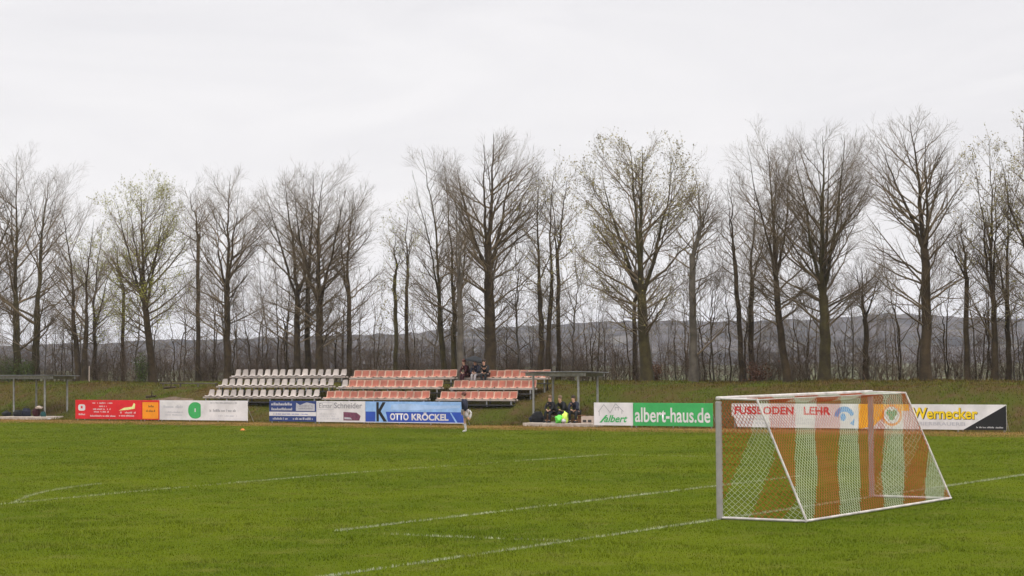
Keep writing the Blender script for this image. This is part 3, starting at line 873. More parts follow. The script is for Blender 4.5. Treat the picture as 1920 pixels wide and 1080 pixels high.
# ------------------------------------------------------------------ dugouts
def dugout(px_front_left, px_front_right, py_roof, label, roof_px):
    s = 47.2
    a = on_plane(px_front_left, py_roof, s); b = on_plane(px_front_right, py_roof, s)
    w = a[1] - b[1]; d = 1.75
    zr = a[2] - 0.08
    t = thing("dugout_shelter", label, "dugout", (s, a[1], 0), RZ, "open steel dugout shelters")
    x0 = -(on_plane(roof_px[0], py_roof, s)[1] - a[1]); x1 = -(on_plane(roof_px[1], py_roof, s)[1] - a[1]) - 1.1
    for x in (0, w):
        for y in (0, d):
            zt = zr - 0.05 * (y / d)
            MB().box((x, y, zt / 2), (0.085, 0.085, zt), bevel=0.012).build("post", MAT["steel"], t)
    for y in (0, d):
        MB().box(((x0 + x1) / 2, y, zr + 0.03 - 0.05 * (y / d)), (x1 - x0, 0.09, 0.16)).build("roof_beam", MAT["steel"], t)
    n = 40
    m = MB()
    for k in range(n):
        xx = x0 - 0.1 + (x1 - x0 + 0.2) * (k + 0.5) / n
        m.box((xx, d / 2 - 0.05, zr + 0.115 + (0.014 if k % 2 else 0)), ((x1 - x0 + 0.2) / n * 0.98, d + 0.7, 0.022), Matrix.Rotation(-0.028, 3, 'X'))
    m.build("roof", MAT["roof_sheet"], t)
    return t, w, d, a[1]

tR, wR, dR, nR = dugout(1000, 1084, 700, "grey steel shelter over the seated people, between the blue and white boards", (986, 1134))
tL, wL, dL, nL = dugout(26, 84, 706, "grey steel shelter over bags at the left edge of the pitch", (-8, 124))

def slab(px0, px1, label):
    a, b = on_plane(px0, 790, 46.5), on_plane(px1, 790, 46.5)
    w = a[1] - b[1]
    o = MB().box((w / 2, 0.75, 0.05), (w, 1.9, 0.22), bevel=0.02).build("concrete_slab", MAT["concrete"])
    o.location = (46.45, a[1], 0); o.rotation_euler = (0, 0, RZ)
    tag(o, label, "slab")
slab(985, 1112, "pale concrete slab under the seated people")
slab(4, 80, "pale concrete slab under the bags")

def bench(n_left, w, s, label):
    t = thing("bench", label, "bench", (s, n_left, 0.16), RZ)
    for k in range(3):
        MB().box((w / 2, -0.13 + 0.13 * k, 0.36), (w, 0.115, 0.04), bevel=0.008).build("seat_plank", MAT["brown_wood"], t)
    for x in (0.2, w - 0.2):
        MB().box((x, 0, 0.17), (0.07, 0.34, 0.34)).build("leg", MAT["brown_wood"], t)
    return t
pA = on_plane(1022, 770, 47.0)
bench(pA[1], 2.2, 47.0, "low brown wooden bench under the three seated people")

# ------------------------------------------------------------------ people
def skin_mesh(verts, edges, radii, sub=2):
    me = bpy.data.meshes.new("sk")
    me.from_pydata([tuple(v) for v in verts], edges, [])
    o = bpy.data.objects.new("sk", me)
    COL.objects.link(o)
    md = o.modifiers.new("s", 'SKIN'); md.use_smooth_shade = True
    for i, r_ in enumerate(radii):
        rr = r_ if isinstance(r_, tuple) else (r_, r_)
        me.skin_vertices[0].data[i].radius = rr
        me.skin_vertices[0].data[i].use_root = (i == 0)
    sd = o.modifiers.new("d", 'SUBSURF'); sd.levels = sub; sd.render_levels = sub
    bpy.context.view_layer.update()
    out = bpy.data.meshes.new_from_object(o.evaluated_get(bpy.context.evaluated_depsgraph_get()))
    bpy.data.objects.remove(o); bpy.data.meshes.remove(me)
    for p in out.polygons: p.use_smooth = True
    return out

def join_meshes(name, mes):
    bm = bmesh.new()
    for me in mes: bm.from_mesh(me)
    out = bpy.data.meshes.new(name); bm.to_mesh(out); bm.free()
    for p in out.polygons: p.use_smooth = True
    return out

def person(label, loc, rz, J, top, bottom, hair, shoe="cloth_black", sock=None, bare_legs=False, group=None, bulk=1.0):
    """J: joint positions in metres, figure faces local -y"""
    t = thing("person", label, "person", loc, rz, group)
    J = {k: Vector(v) for k, v in J.items()}
    names = ["pelvis", "waist", "chest", "neck", "jaw", "skull", "crown"]
    face = J.get("face", Vector((0, -1, 0))).normalized()
    up = (J["crown"] - J["jaw"]).normalized() if "crown" in J else Vector((0, 0, 1))
    J["jaw"] = J["neck"] + up * 0.09 + face * 0.02
    J["skull"] = J["jaw"] + up * 0.10
    J["crown"] = J["jaw"] + up * 0.17
    V = [J[n] for n in names]
    Rr = [(0.13, 0.11), (0.12, 0.10), (0.14, 0.11), (0.058, 0.058), (0.072, 0.085), (0.085, 0.10), (0.055, 0.065)]
    Ed = [(i, i + 1) for i in range(6)]
    idx = {n: i for i, n in enumerate(names)}
    def add(n, r_, par):
        idx[n] = len(V); V.append(J[n]); Rr.append(r_); Ed.append((idx[par], idx[n]))
    for sd in "LR":
        add("sh" + sd, 0.065, "chest"); add("el" + sd, 0.045, "sh" + sd); add("wr" + sd, 0.030, "el" + sd)
        d = (J["wr" + sd] - J["el" + sd]).normalized()
        J["pm" + sd] = J["wr" + sd] + d * 0.07
        add("pm" + sd, (0.038, 0.02), "wr" + sd)
        add("hp" + sd, 0.092, "pelvis"); add("kn" + sd, 0.060, "hp" + sd); add("ca" + sd, 0.056, "kn" + sd) if False else None
        add("an" + sd, 0.040, "kn" + sd); add("to" + sd, 0.034, "an" + sd)
    mes = [skin_mesh(V, Ed, Rr, 1)]
    # fingers and thumb, slightly curled, rooted in the palm
    for sd in "LR":
        d = (J["pm" + sd] - J["wr" + sd]).normalized()
        side = d.cross(Vector((0.2, 0.3, 1))).normalized()
        nrm = side.cross(d).normalized()
        for k, (off, ln) in enumerate(((-0.026, 0.070), (-0.009, 0.080), (0.009, 0.076), (0.026, 0.060))):
            p0 = J["pm" + sd] + side * off; p1 = p0 + d * ln * 0.55 - nrm * 0.008; p2 = p1 + d * ln * 0.45 - nrm * 0.028
            mes.append(skin_mesh([p0, p1, p2], [(0, 1), (1, 2)], [0.009, 0.0085, 0.007], 1))
        p0 = J["wr" + sd] + d * 0.02 - side * 0.025; p1 = p0 - side * 0.03 + d * 0.035; p2 = p1 + d * 0.03 - nrm * 0.012
        mes.append(skin_mesh([p0, p1, p2], [(0, 1), (1, 2)], [0.012, 0.010, 0.008], 1))
    # nose and ears belong to the body surface
    rgt = face.cross(up).normalized()
    nb = J["skull"] - up * 0.02 + face * 0.085
    mes.append(skin_mesh([nb + up * 0.03, nb + face * 0.022 - up * 0.012], [(0, 1)], [0.010, 0.014], 1))
    for sg in (-1, 1):
        e = J["skull"] - up * 0.015 + rgt * sg * 0.088
        mes.append(skin_mesh([e + up * 0.02, e - up * 0.025], [(0, 1)], [0.016, 0.012], 1))
    link_mesh("body", join_meshes("body", mes), MAT["skin"], t)
    m = MB()
    for sg in (-1, 1): m.ball(J["skull"] + face * 0.088 + rgt * sg * 0.034, (0.022, 0.022, 0.016), seg=8)
    m.build("eyes", MAT["hair_dark"], t)
    MB().ball(J["jaw"] + up * 0.022 + face * 0.086, (0.045, 0.02, 0.012), seg=8).build("mouth", MAT["ink_red"], t)
    # hair
    q = up.to_track_quat('Z', 'Y').to_matrix()
    MB().ball(J["skull"] + up * 0.028 - face * 0.022, (0.205, 0.225, 0.215), q).build("hair", MAT[hair], t)
    # jacket
    W_ = ["pelvis", "waist", "chest", "collar"]
    J["collar"] = J["neck"] + (J["neck"] - J["chest"]).normalized() * -0.01
    V2 = [J[n] for n in W_]; R2_ = [(0.160 * bulk, 0.135 * bulk), (0.155 * bulk, 0.13 * bulk), (0.170 * bulk, 0.135 * bulk), 0.08]; E2 = [(0, 1), (1, 2), (2, 3)]
    for sd in "LR":
        o = len(V2)
        V2 += [J["sh" + sd], J["el" + sd], J["el" + sd].lerp(J["wr" + sd], 0.9)]
        R2_ += [0.092 * bulk, 0.070 * bulk, 0.055 * bulk]; E2 += [(2, o), (o, o + 1), (o + 1, o + 2)]
    link_mesh("jacket", skin_mesh(V2, E2, R2_, 1), MAT[top], t)
    # trousers or shorts
    V3 = [J["pelvis"]]; R3 = [(0.150, 0.130)]; E3 = []
    for sd in "LR":
        o = len(V3)
        if bare_legs:
            V3 += [J["hp" + sd], J["hp" + sd].lerp(J["kn" + sd], 0.75)]; R3 += [0.118, 0.098]; E3 += [(0, o), (o, o + 1)]
        else:
            V3 += [J["hp" + sd], J["kn" + sd], J["kn" + sd].lerp(J["an" + sd], 0.93)]; R3 += [0.112, 0.080, 0.062]; E3 += [(0, o), (o, o + 1), (o + 1, o + 2)]
    link_mesh("shorts" if bare_legs else "trousers", skin_mesh(V3, E3, R3, 1), MAT[bottom], t)
    for sd in "LR":
        if sock:
            link_mesh("sock", skin_mesh([J["an" + sd], J["an" + sd].lerp(J["kn" + sd], 0.45), J["an" + sd].lerp(J["kn" + sd], 0.8)], [(0, 1), (1, 2)], [0.048, 0.062, 0.064], 1), MAT[sock], t)
        an, to = J["an" + sd], J["to" + sd]
        d = (to - an).normalized()
        link_mesh("shoe", skin_mesh([an - d * 0.05, an + d * 0.05, to + d * 0.03], [(0, 1), (1, 2)], [(0.048, 0.052), (0.052, 0.05), (0.044, 0.03)], 1), MAT[shoe], t)
    return t

def standing_one_leg():
    # faces local -y; right leg (local -x side) straight, left knee bent back
    return dict(pelvis=(0, 0, .95), waist=(0, -.01, 1.12), chest=(0, -.03, 1.33), neck=(0, -.04, 1.49), face=(0, -1, -.08),
                shL=(.17, -.02, 1.40), elL=(.25, .10, 1.15), wrL=(.20, .02, .93), shR=(-.17, -.02, 1.40), elR=(-.24, -.02, 1.12), wrR=(-.22, -.14, .90),
                hpL=(.09, 0, .92), knL=(.12, .22, .55), anL=(.10, .30, .86), toL=(.10, .24, .97),
                hpR=(-.09, 0, .92), knR=(-.09, -.03, .50), anR=(-.08, .02, .09), toR=(-.08, -.11, .045))
g = on_ground(872, 811)
person("player in dark navy top and white shorts standing on one leg at the pitch edge", (g[0], g[1], 0), YAW + math.radians(-10) + math.pi, standing_one_leg(),
       "cloth_navy", "shorts_pale", "hair_red", "cloth_white", "cloth_white", True, bulk=1.22)

def seated(lean=0.25, hand=0.0, spread=0.12, seat=0.42, tilt=0.0, legs=0.0):
    # faces local -y, pelvis at y = 0
    c = lean
    return dict(pelvis=(0, 0, seat + .11), waist=(0, -.05 - c * .1, seat + .27), chest=(tilt * .5, -.08 - c * .5, seat + .46), neck=(tilt, -.12 - c * .75, seat + .60), face=(tilt * 2, -1, -.25),
                shL=(.18 + tilt, -.10 - c * .6, seat + .51), elL=(.24 + tilt, -.22 - c * .7, seat + .26), wrL=(.12, -.40 - hand, seat + .20),
                shR=(-.18 + tilt, -.10 - c * .6, seat + .51), elR=(-.24 + tilt, -.22 - c * .7, seat + .27), wrR=(-.10, -.40 - hand, seat + .21),
                hpL=(.09, -.02, seat + .09), knL=(spread + .03, -.45, seat + .09), anL=(spread + .02, -.50 + legs, .09), toL=(spread + .04, -.64 + legs, .045),
                hpR=(-.09, -.02, seat + .09), knR=(-spread - .03, -.45, seat + .10), anR=(-spread - .02, -.44 - legs, .09), toR=(-spread - .04, -.58 - legs, .045))
bz = 0.16
for px, J, tp, bt, hr, lab, rzo in (
    (1038, seated(.18, 0), "cloth_black", "cloth_black", "hair_fair", "person in black seated upright in the dugout beside the black bag", -.12),
    (1061, seated(.45, .04, .10, tilt=-.05), "cloth_black", "cloth_navy", "hair_fair", "fair haired person in black leaning forward between the other two seated in the dugout", .05),
    (1082, seated(.30, .02, .14, tilt=-.02), "cloth_navy", "cloth_black", "hair_dark", "dark haired person in navy jacket seated at the right end of the dugout", .1)):
    q = on_plane(px, 770, 47.0)
    person(lab, (47.0, q[1], bz), RZ + rzo, J, tp, bt, hr, group="people seated in the dugout")
for px, J, tp, bt, hr, lab, rzo in (
    (879, seated(.25, 0, .08, .40), "cloth_maroon", "cloth_maroon", "hair_red", "person in dark maroon seated at the left under the black umbrella", -.3),
    (897, seated(.20, 0, .08, .40), "cloth_navy", "trouser_grey", "hair_dark", "person in navy jacket and pale trousers seated in the middle under the black umbrella", 0),
    (912, seated(.32, 0, .08, .40), "cloth_black", "cloth_black", "hair_dark", "person in black seated at the right under the black umbrella", .25)):
    q = on_plane(px, 706, 51.75)
    person(lab, (51.75, q[1], q[2] - .40), RZ + rzo, J, tp, bt, hr, group="people seated under the umbrella")

def umbrella():
    q = on_plane(893, 668, 51.75)
    t = thing("umbrella", "open black umbrella held over the people on the red seats", "umbrella", tuple(q), RZ)
    R_, n = 0.60, 8
    V, Q, T = [], [], []
    V.append((0, 0, 0)); ring = 5; seg = 24
    for j in range(1, ring + 1):
        rr = R_ * j / ring
        for k in range(seg):
            a = 2 * math.pi * k / seg
            sc = 1 - 0.06 * abs(math.sin(a * n / 2)) * (j / ring)
            V.append((rr * sc * math.cos(a), rr * sc * math.sin(a), -0.30 * (j / ring) ** 2))
    for k in range(seg): T.append((0, 1 + k, 1 + (k + 1) % seg))
    for j in range(ring - 1):
        for k in range(seg):
            a = 1 + j * seg + k; b = 1 + j * seg + (k + 1) % seg
            Q.append((a, a + seg, b + seg, b))
    me = np_mesh("canopy", np.array(V), quads=np.array(Q), tris=np.array(T), smooth=True)
    c = link_mesh("canopy", me, MAT["cloth_black"], t)
    sm = c.modifiers.new("thick", 'SOLIDIFY'); sm.thickness = 0.006
    for k in range(n):
        a = 2 * math.pi * k / n
        m = MB()
        for j in range(4):
            r0, r1 = R_ * j / 4, R_ * (j + 1) / 4
            m.bar((r0 * math.cos(a), r0 * math.sin(a), -0.30 * (j / 4) ** 2 - 0.012), (r1 * math.cos(a), r1 * math.sin(a), -0.30 * ((j + 1) / 4) ** 2 - 0.012), 0.004, 5)
        m.build("rib", MAT["dark_steel_and_shade"], t)
    MB().bar((0, 0, 0.05), (0, 0, -0.75), 0.007, 6).build("shaft", MAT["dark_steel_and_shade"], t)
    MB().bar((0, 0, -0.75), (0, 0, -0.88), 0.016, 8).build("handle", MAT["brown_wood"], t)
    t.rotation_euler = (-0.12, 0.16, RZ)
umbrella()

# ------------------------------------------------------------------ loose things at the dugouts
def lump_mesh(name, d, seed, flat=0.0, freq=3.0, amp=0.14):
    bm = bmesh.new()
    bmesh.ops.create_icosphere(bm, subdivisions=3, radius=0.5)
    r = random.Random(seed); ph = [r.uniform(0, 6.28) for _ in range(6)]
    for v in bm.verts:
        c = v.co
        k = 1 + amp * (math.sin(c.x * freq * 3 + ph[0]) * math.sin(c.z * freq * 2.4 + ph[1]) + 0.6 * math.sin(c.y * freq * 4 + ph[2] + c.x * 4) + 0.4 * math.sin(c.z * freq * 6 + ph[3]))
        v.co = Vector((c.x * k * d[0], c.y * k * d[1], max(c.z * k, -0.36) * d[2] + 0.36 * d[2]))
    me = bpy.data.meshes.new(name); bm.to_mesh(me); bm.free()
    for p in me.polygons: p.use_smooth = True
    return me

def bag(px, s, d, mat, label, seed, z=0.16, rz=0.0, strap="cloth_black"):
    q = on_plane(px, 785, s)
    t = thing("sports_bag", label, "bag", (s, q[1], z), RZ + rz)
    link_mesh("bag_body", lump_mesh("bag_body", d, seed), MAT[mat], t)
    m = MB()
    for k in range(8):
        a0, a1 = math.pi * k / 8, math.pi * (k + 1) / 8
        m.bar((d[0] * .28 * math.cos(a0), 0, d[2] * (.72 + .33 * math.sin(a0))), (d[0] * .28 * math.cos(a1), 0, d[2] * (.72 + .33 * math.sin(a1))), 0.014, 6)
    m.build("handle", MAT[strap], t)
    m = MB()
    m.box((0, -d[1] * .50, d[2] * .42), (d[0] * .45, .03, d[2] * .35), bevel=.012)
    m.build("pocket", MAT[mat], t)
    return t
bag(1008, 47.2, (0.66, 0.45, 0.62), "cloth_black", "black bag at the left end of the dugout bench", 1)
bag(1001, 47.5, (0.5, 0.4, 0.38), "cloth_navy", "low navy bag lying by the front dugout post", 2)
bag(12, 47.0, (0.60, 0.42, 0.34), "cloth_black", "black bag with pale tag, leftmost bag on the left slab", 3)
bag(34, 47.1, (0.75, 0.45, 0.44), "cloth_black", "black and maroon bag behind the second shelter post", 4, strap="cloth_maroon")
bag(50, 47.2, (0.62, 0.45, 0.56), "cloth_navy", "taller dark bag in the middle of the left shelter", 5)
bag(68, 47.2, (0.5, 0.4, 0.55), "cloth_maroon", "dark maroon bag beneath the pale jacket", 6)
bag(81, 47.0, (0.34, 0.3, 0.42), "cloth_teal", "small dark green bag by the third post of the left shelter", 7, z=0.10)

def cloth(px, s, z, d, mat, label, seed, name="training_bib", cat="bib", group=None):
    q = on_plane(px, 785, s)
    o = link_mesh(name, lump_mesh(name, d, seed, amp=0.26, freq=4), MAT[mat])
    o.location = (s, q[1], z); o.rotation_euler = (0, 0, RZ + seed)
    tag(o, label, cat, group)
cloth(73, 47.15, 0.60, (0.46, 0.34, 0.18), "cloth_pale", "pale jacket draped over the dark bags", 3, "jacket", "jacket")
cloth(1049, 46.42, 0.16, (0.42, 0.36, 0.46), "bib_green", "heap of bright green bibs in front of the bench", 1, "bib_heap", "bibs")
cloth(1060, 46.50, 0.16, (0.36, 0.3, 0.60), "bib_yellow", "heap of neon yellow bibs beside the green ones", 2, "bib_heap", "bibs")
cloth(92, 46.9, 0.0, (0.24, 0.2, 0.10), "cloth_white", "small pale cloth lying on grass right of the left slab", 5, "towel", "cloth")
cloth(1083, 47.0, 0.36, (0.30, 0.24, 0.22), "lime", "pale yellow cloth on the brown box", 6, "towel", "cloth")
def crate(px, s, z, d, mat, label):
    q = on_plane(px, 785, s)
    t = thing("crate", label, "crate", (s, q[1], z), RZ + .1)
    m = MB()
    m.box((0, 0, .02), (d[0], d[1], .03))
    for sx in (-1, 1): m.box((sx * (d[0] / 2 - .012), 0, d[2] / 2 + .02), (.024, d[1], d[2]))
    for sy in (-1, 1): m.box((0, sy * (d[1] / 2 - .012), d[2] / 2 + .021), (d[0] - .05, .022, d[2]))
    m.build("box", MAT[mat], t)
    m = MB()
    for sx in (-1, 1): m.box((sx * d[0] * .22, -d[1] / 2 - .006, d[2] * .35), (d[0] * .3, .012, d[2] * .35), bevel=.004)
    m.build("label_panel", MAT["dark_steel_and_shade"], t)
crate(1083, 47.0, 0.16, (0.5, 0.34, 0.2), "brown_wood", "low brown box at the right front of the dugout slab")
crate(1104, 46.75, 0.16, (0.62, 0.36, 0.32), "cloth_pale", "pale cream box with dark slots beside the white house board")
def ball():
    q = on_plane(1057, 788, 46.30)
    t = thing("football", "white football lying in front of the green and yellow bibs", "football", (46.30, q[1], 0.16), 0)
    bm = bmesh.new(); bmesh.ops.create_icosphere(bm, subdivisions=3, radius=.11)
    bmesh.ops.translate(bm, vec=(0, 0, .11), verts=bm.verts)
    for f in bm.faces:
        f.smooth = True
        c = f.calc_center_median() - Vector((0, 0, .11))
        f.material_index = 1 if (round(c.x * 18) + round(c.y * 18) + round(c.z * 18)) % 4 == 0 else 0
    me = bpy.data.meshes.new("ball_skin"); bm.to_mesh(me); bm.free()
    link_mesh("ball_skin", me, [MAT["cloth_white"], MAT["cloth_black"]], t)
ball()
def cone(px, py, label, flat):
    q = on_ground(px, py)
    t = thing("marker_cone", label, "marker cone", tuple(q), 0)
    hh = 0.09 if flat else 0.2
    m = MB(); m.bar((0, 0, 0.015), (0, 0, hh), 0.11, 20, 0.04); m.build("cone", MAT["orange_plastic"], t)
    m = MB(); m.bar((0, 0, 0.0), (0, 0, 0.018), 0.14, 20); m.build("rim", MAT["orange_plastic"], t)
cone(455, 807, "small orange marker cone on the grass below the gap between boards", True)

def soil():
    a = on_plane(345, 735, 51.5)
    o = link_mesh("soil_heap", lump_mesh("soil_heap", (4.6, 2.2, 0.30), 9, amp=0.12, freq=6), MAT["bare_soil"])
    o.location = (50.6, a[1], 0.86); o.rotation_euler = (0.30, 0, RZ)
    tag(o, "heap of bare brown soil on the bank left of the cream seats", "soil heap")
    for k, (px, py, w, lab) in enumerate(((318, 727, 0.8, "dark broken log lying at the left of the soil heap"), (283, 744, .8, "short dark log on the bank above the orange board"))):
        q = on_plane(px, py, 51.2 - k * .9)
        t = thing("log", lab, "log", tuple(q), RZ + .15 - .3 * k)
        m = MB(); m.bar((-w / 2, 0, 0), (w / 2, .05, .04), .08, 9, .06); m.bar((w * .1, 0, .05), (w * .25, -.1, .35), .04, 6, .02)
        m.build("bark", MAT["bark_dark"], t)
    a, b = on_plane(300, 722, 53.0), on_plane(408, 721, 53.0)
    t = thing("timber_rail", "weathered low timber rail along the bank top left of the cream seats", "rail", (53.0, a[1], float(bank_z(53.0, a[1]))), RZ)
    L = a[1] - b[1]
    MB().bar((0, 0, .22), (L, 0, .20), .035, 8).build("rail", MAT["bark_grey"], t)
    for k in range(4):
        MB().bar((.2 + (L - .4) * k / 3, .06, -.2), (.2 + (L - .4) * k / 3, .06, .24), .05, 7).build("post", MAT["bark_grey"], t)
    q = on_plane(167, 712, 57)
    t = thing("wooden_post", "pale thin post beside the low V-shaped tree", "post", (57, q[1], 1.85), RZ)
    MB().bar((0, 0, -.1), (0.02, 0, 1.15), .035, 8, .03).build("shaft", MAT["cloth_pale"], t)
    MB().ball((0.02, 0, 1.15), (.08, .08, .05)).build("cap", MAT["cloth_pale"], t)
soil()

# ------------------------------------------------------------------ bare trees
def tubes(P, Rd, sides):
    """P (N,K,3) centre lines, Rd (N,K) radii"""
    N, K, _ = P.shape
    T = np.gradient(P, axis=1)
    T /= np.linalg.norm(T, axis=2, keepdims=True) + 1e-9
    ref = np.where(np.abs(T[..., 2:3]) < 0.9, np.array([0., 0., 1.]), np.array([1., 0., 0.]))
    A = np.cross(T, ref); A /= np.linalg.norm(A, axis=2, keepdims=True) + 1e-9
    B = np.cross(T, A)
    ang = np.arange(sides) * 2 * np.pi / sides
    V = P[:, :, None, :] + Rd[:, :, None, None] * (np.cos(ang)[:, None] * A[:, :, None, :] + np.sin(ang)[:, None] * B[:, :, None, :])
    base = (np.arange(N)[:, None] * K + np.arange(K - 1)[None, :]) * sides
    k = np.arange(sides)
    q = np.stack([base[..., None] + k, base[..., None] + (k + 1) % sides, base[..., None] + sides + (k + 1) % sides, base[..., None] + sides + k], -1)
    return V.reshape(-1, 3), q.reshape(-1, 4)

def unit(v): return v / (np.linalg.norm(v, axis=-1, keepdims=True) + 1e-9)

def along(P, t):
    N, K, _ = P.shape
    x = t * (K - 1); i = np.clip(np.floor(x).astype(int), 0, K - 2); f = (x - i)[..., None]
    n = np.arange(N)[:, None]
    p = P[n, i] * (1 - f) + P[n, i + 1] * f
    d = unit(P[n, i + 1] - P[n, i])
    return p, d

def spawn(P, Rd, n, t0, t1, Lfn, a0, a1, K, up, wob, r, rmin, rk=0.55, outward=None, out_w=0.0, rlen=0.011):
    N = len(P)
    t = t0 + (t1 - t0) * (np.arange(n)[None, :] + r.random((N, n))) / n
    p, d = along(P, t)
    Kp = P.shape[1]
    rp = np.take_along_axis(Rd, np.clip(np.round(t * (Kp - 1)).astype(int), 0, Kp - 1), 1)
    p, d, t, rp = p.reshape(-1, 3), d.reshape(-1, 3), t.ravel(), rp.ravel()
    M = len(p)
    rand = unit(r.normal(size=(M, 3)))
    if outward is not None:
        o = p - outward; o[:, 2] = 0
        rand = unit(rand + out_w * unit(o))
    perp = unit(rand - (rand * d).sum(1, keepdims=True) * d)
    a = np.radians(a0 + (a1 - a0) * r.random(M))[:, None]
    dr = np.cos(a) * d + np.sin(a) * perp
    L = Lfn(p, t, np.repeat(np.arange(N), n)) * (0.75 + 0.5 * r.random(M))
    Q = np.empty((M, K, 3)); Q[:, 0] = p
    st = (L / (K - 1))[:, None]
    for k in range(1, K):
        Q[:, k] = Q[:, k - 1] + dr * st
        dr = unit(dr + np.array([0, 0, up / (K - 1)]) + wob * r.normal(size=(M, 3)))
    r0 = np.minimum(rp * rk, rlen * L + rmin)
    Rq = np.maximum(r0[:, None] * (1 - 0.82 * np.linspace(0, 1, K)[None, :]), rmin * 0.75)
    return Q, Rq, L

def curve(p0, p1, p2, K):
    t = np.linspace(0, 1, K)[:, None]
    return (1 - t) ** 2 * p0 + 2 * t * (1 - t) * p1 + t ** 2 * p2

IMR = np.array([_R[0], _R[1], 0.0])       # picture-right on the ground
DEP = np.array([_F[0], _F[1], 0.0]); DEP /= np.linalg.norm(DEP)

def keep_prob(Q, Rq, L, p, r):
    k = r.random(len(Q)) < np.clip(p, 0, 1)
    return Q[k], Rq[k], L[k]

def make_tree(name, label, base, H, Wd, r0, seed, stems=((0, 0, 0),), fork=0.45, leaders=3, low=0.22, bud=None, bark="bark_dark",
              dens=1.0, lean=0.0, limbs=(), group="bare trees on top of the bank", cat="tree", full=True, trunk_lean=0.0):
    """stems: (offset right m, lean right m, height factor) of each trunk from the ground"""
    r = np.random.default_rng(seed)
    t = thing(name, label, cat, tuple(base), 0, group)
    zc, aT, aB = 0.60 * H, 0.40 * H, 0.46 * H
    low = max(0.12, low - 0.07)
    def env(z):
        q = np.where(z > zc, (z - zc) / aT, (zc - z) / aB)
        return Wd * np.sqrt(np.clip(1 - np.abs(q) ** 2.7, 0.0, 1))
    topz = lambda rad: zc + aT * (max(0.0, 1 - (rad / Wd) ** 2)) ** 0.5
    trunkP, leadP, leadR = [], [], []
    for (ox, lx, hf) in stems:
        h = H * (hf or 1.0)
        b = IMR * ox + DEP * (r.normal() * 0.25 * (len(stems) > 1)) + np.array([0, 0, -0.15])
        fz = fork * h
        f = b + IMR * (lx * fork + trunk_lean) + np.array([0, 0, fz]) + DEP * r.normal() * 0.15
        tr = curve(b, b * 0.5 + f * 0.5 + IMR * r.normal() * 0.12 + DEP * r.normal() * .1, f, 9)
        tr[1:-1] += r.normal(size=(7, 3)) * 0.025
        rs = r0 * (1.0 if len(stems) == 1 else 0.8)
        rr = rs * (1 - 0.30 * np.linspace(0, 1, 9)); rr[0] *= 1.35; rr[1] *= 1.08
        trunkP.append((tr, rr))
        nl = leaders if len(stems) == 1 else max(1, leaders - 1)
        a0 = r.random() * 6.28
        for k in range(nl):
            a = a0 + 6.283 * k / max(1, nl - 1) + r.normal() * 0.3
            rad = Wd * (r.uniform(0.0, 0.12) if k == 0 else r.uniform(0.42, 0.74))
            out = IMR * math.cos(a) + DEP * math.sin(a)
            end = b + IMR * (lx + lean) + out * rad + np.array([0, 0, topz(rad) * h / H * r.uniform(0.93, 1.0)])
            mid = f + out * rad * 0.62 + np.array([0, 0, (h - fz) * 0.40]) + IMR * lean * .2
            c = curve(f - np.array([0, 0, 0.1]), mid, end, 16)
            c[1:] += np.cumsum(r.normal(size=(15, 3)) * 0.05, 0) * 0.8
            leadP.append(c)
            rl = rr[-1] * (0.92 if k == 0 else 0.62) * (1 - 0.95 * np.linspace(0, 1, 16) ** 0.75)
            leadR.append(np.maximum(rl, 0.007))
    LP, LR = np.array(leadP), np.array(leadR)
    TP = np.array([a for a, b in trunkP]); TR = np.array([b for a, b in trunkP])
    ctr = IMR * (np.mean([x[1] + x[0] for x in stems]) * .5)
    ctr_top = IMR * (np.mean([x[1] + x[0] for x in stems]) + lean)
    # limbs: each one reaches out from a stem to the edge of the crown's oval
    K = 10
    prim, primR = [], []
    def limbs_from(P, Rd, n, t0, t1, steep, reach):
        N, Kp = P.shape[:2]
        tt = t0 + (t1 - t0) * (np.arange(n)[None] + r.random((N, n))) / n
        p, d = along(P, tt)
        rp = np.take_along_axis(Rd, np.clip(np.round(tt * (Kp - 1)).astype(int), 0, Kp - 1), 1).ravel()
        p = p.reshape(-1, 3); d = d.reshape(-1, 3); tv = tt.ravel(); M = len(p)
        cen = ctr + (ctr_top - ctr) * np.clip(p[:, 2:3] / H, 0, 1)
        o = p - cen; o[:, 2] = 0
        dd = np.linalg.norm(o, axis=1)
        az = np.arctan2(o[:, 1], o[:, 0]) + r.normal(size=M) * np.interp(dd / Wd, [0, .15, .6], [4, 1.6, .75])
        ow = np.stack([np.cos(az), np.sin(az), 0 * az], 1)
        d_out = (o * ow).sum(1)
        u = reach * r.uniform(0.62, 1.03, M)
        k = steep * r.uniform(0.75, 1.35, M)
        L = np.full(M, 0.5 * Wd)
        for _ in range(6):
            tgt = env(p[:, 2] + L * k) * u - d_out
            L = 0.5 * L + 0.5 * np.clip(tgt, 0.12 * Wd, 1.3 * Wd)
        zt = np.minimum(L * k, np.maximum(0.4, (zc + aT * 1.0) - p[:, 2]))
        e = p + ow * L[:, None] + np.array([0, 0, 1.]) * zt[:, None]
        m = p + 0.52 * (e - p) + ow * (L * 0.10)[:, None] - np.array([0, 0, 1.]) * (zt * 0.10)[:, None] + d * 0.06 * L[:, None]
        s = np.linspace(0, 1, K)[None, :, None]
        Q = (1 - s) ** 2 * p[:, None] + 2 * s * (1 - s) * m[:, None] + s ** 2 * e[:, None]
        Q[:, 1:] += np.cumsum(r.normal(size=(M, K - 1, 3)) * 0.028, 1) * (L / 2)[:, None, None]
        ln = np.linalg.norm(e - p, axis=1)
        r_ = np.minimum(rp * 0.62, 0.0155 * ln + 0.010)
        prim.append(Q); primR.append(np.maximum(r_[:, None] * (1 - 0.88 * np.linspace(0, 1, K)[None] ** 0.9), 0.0065))
    f = 1.0 if full else 0.62
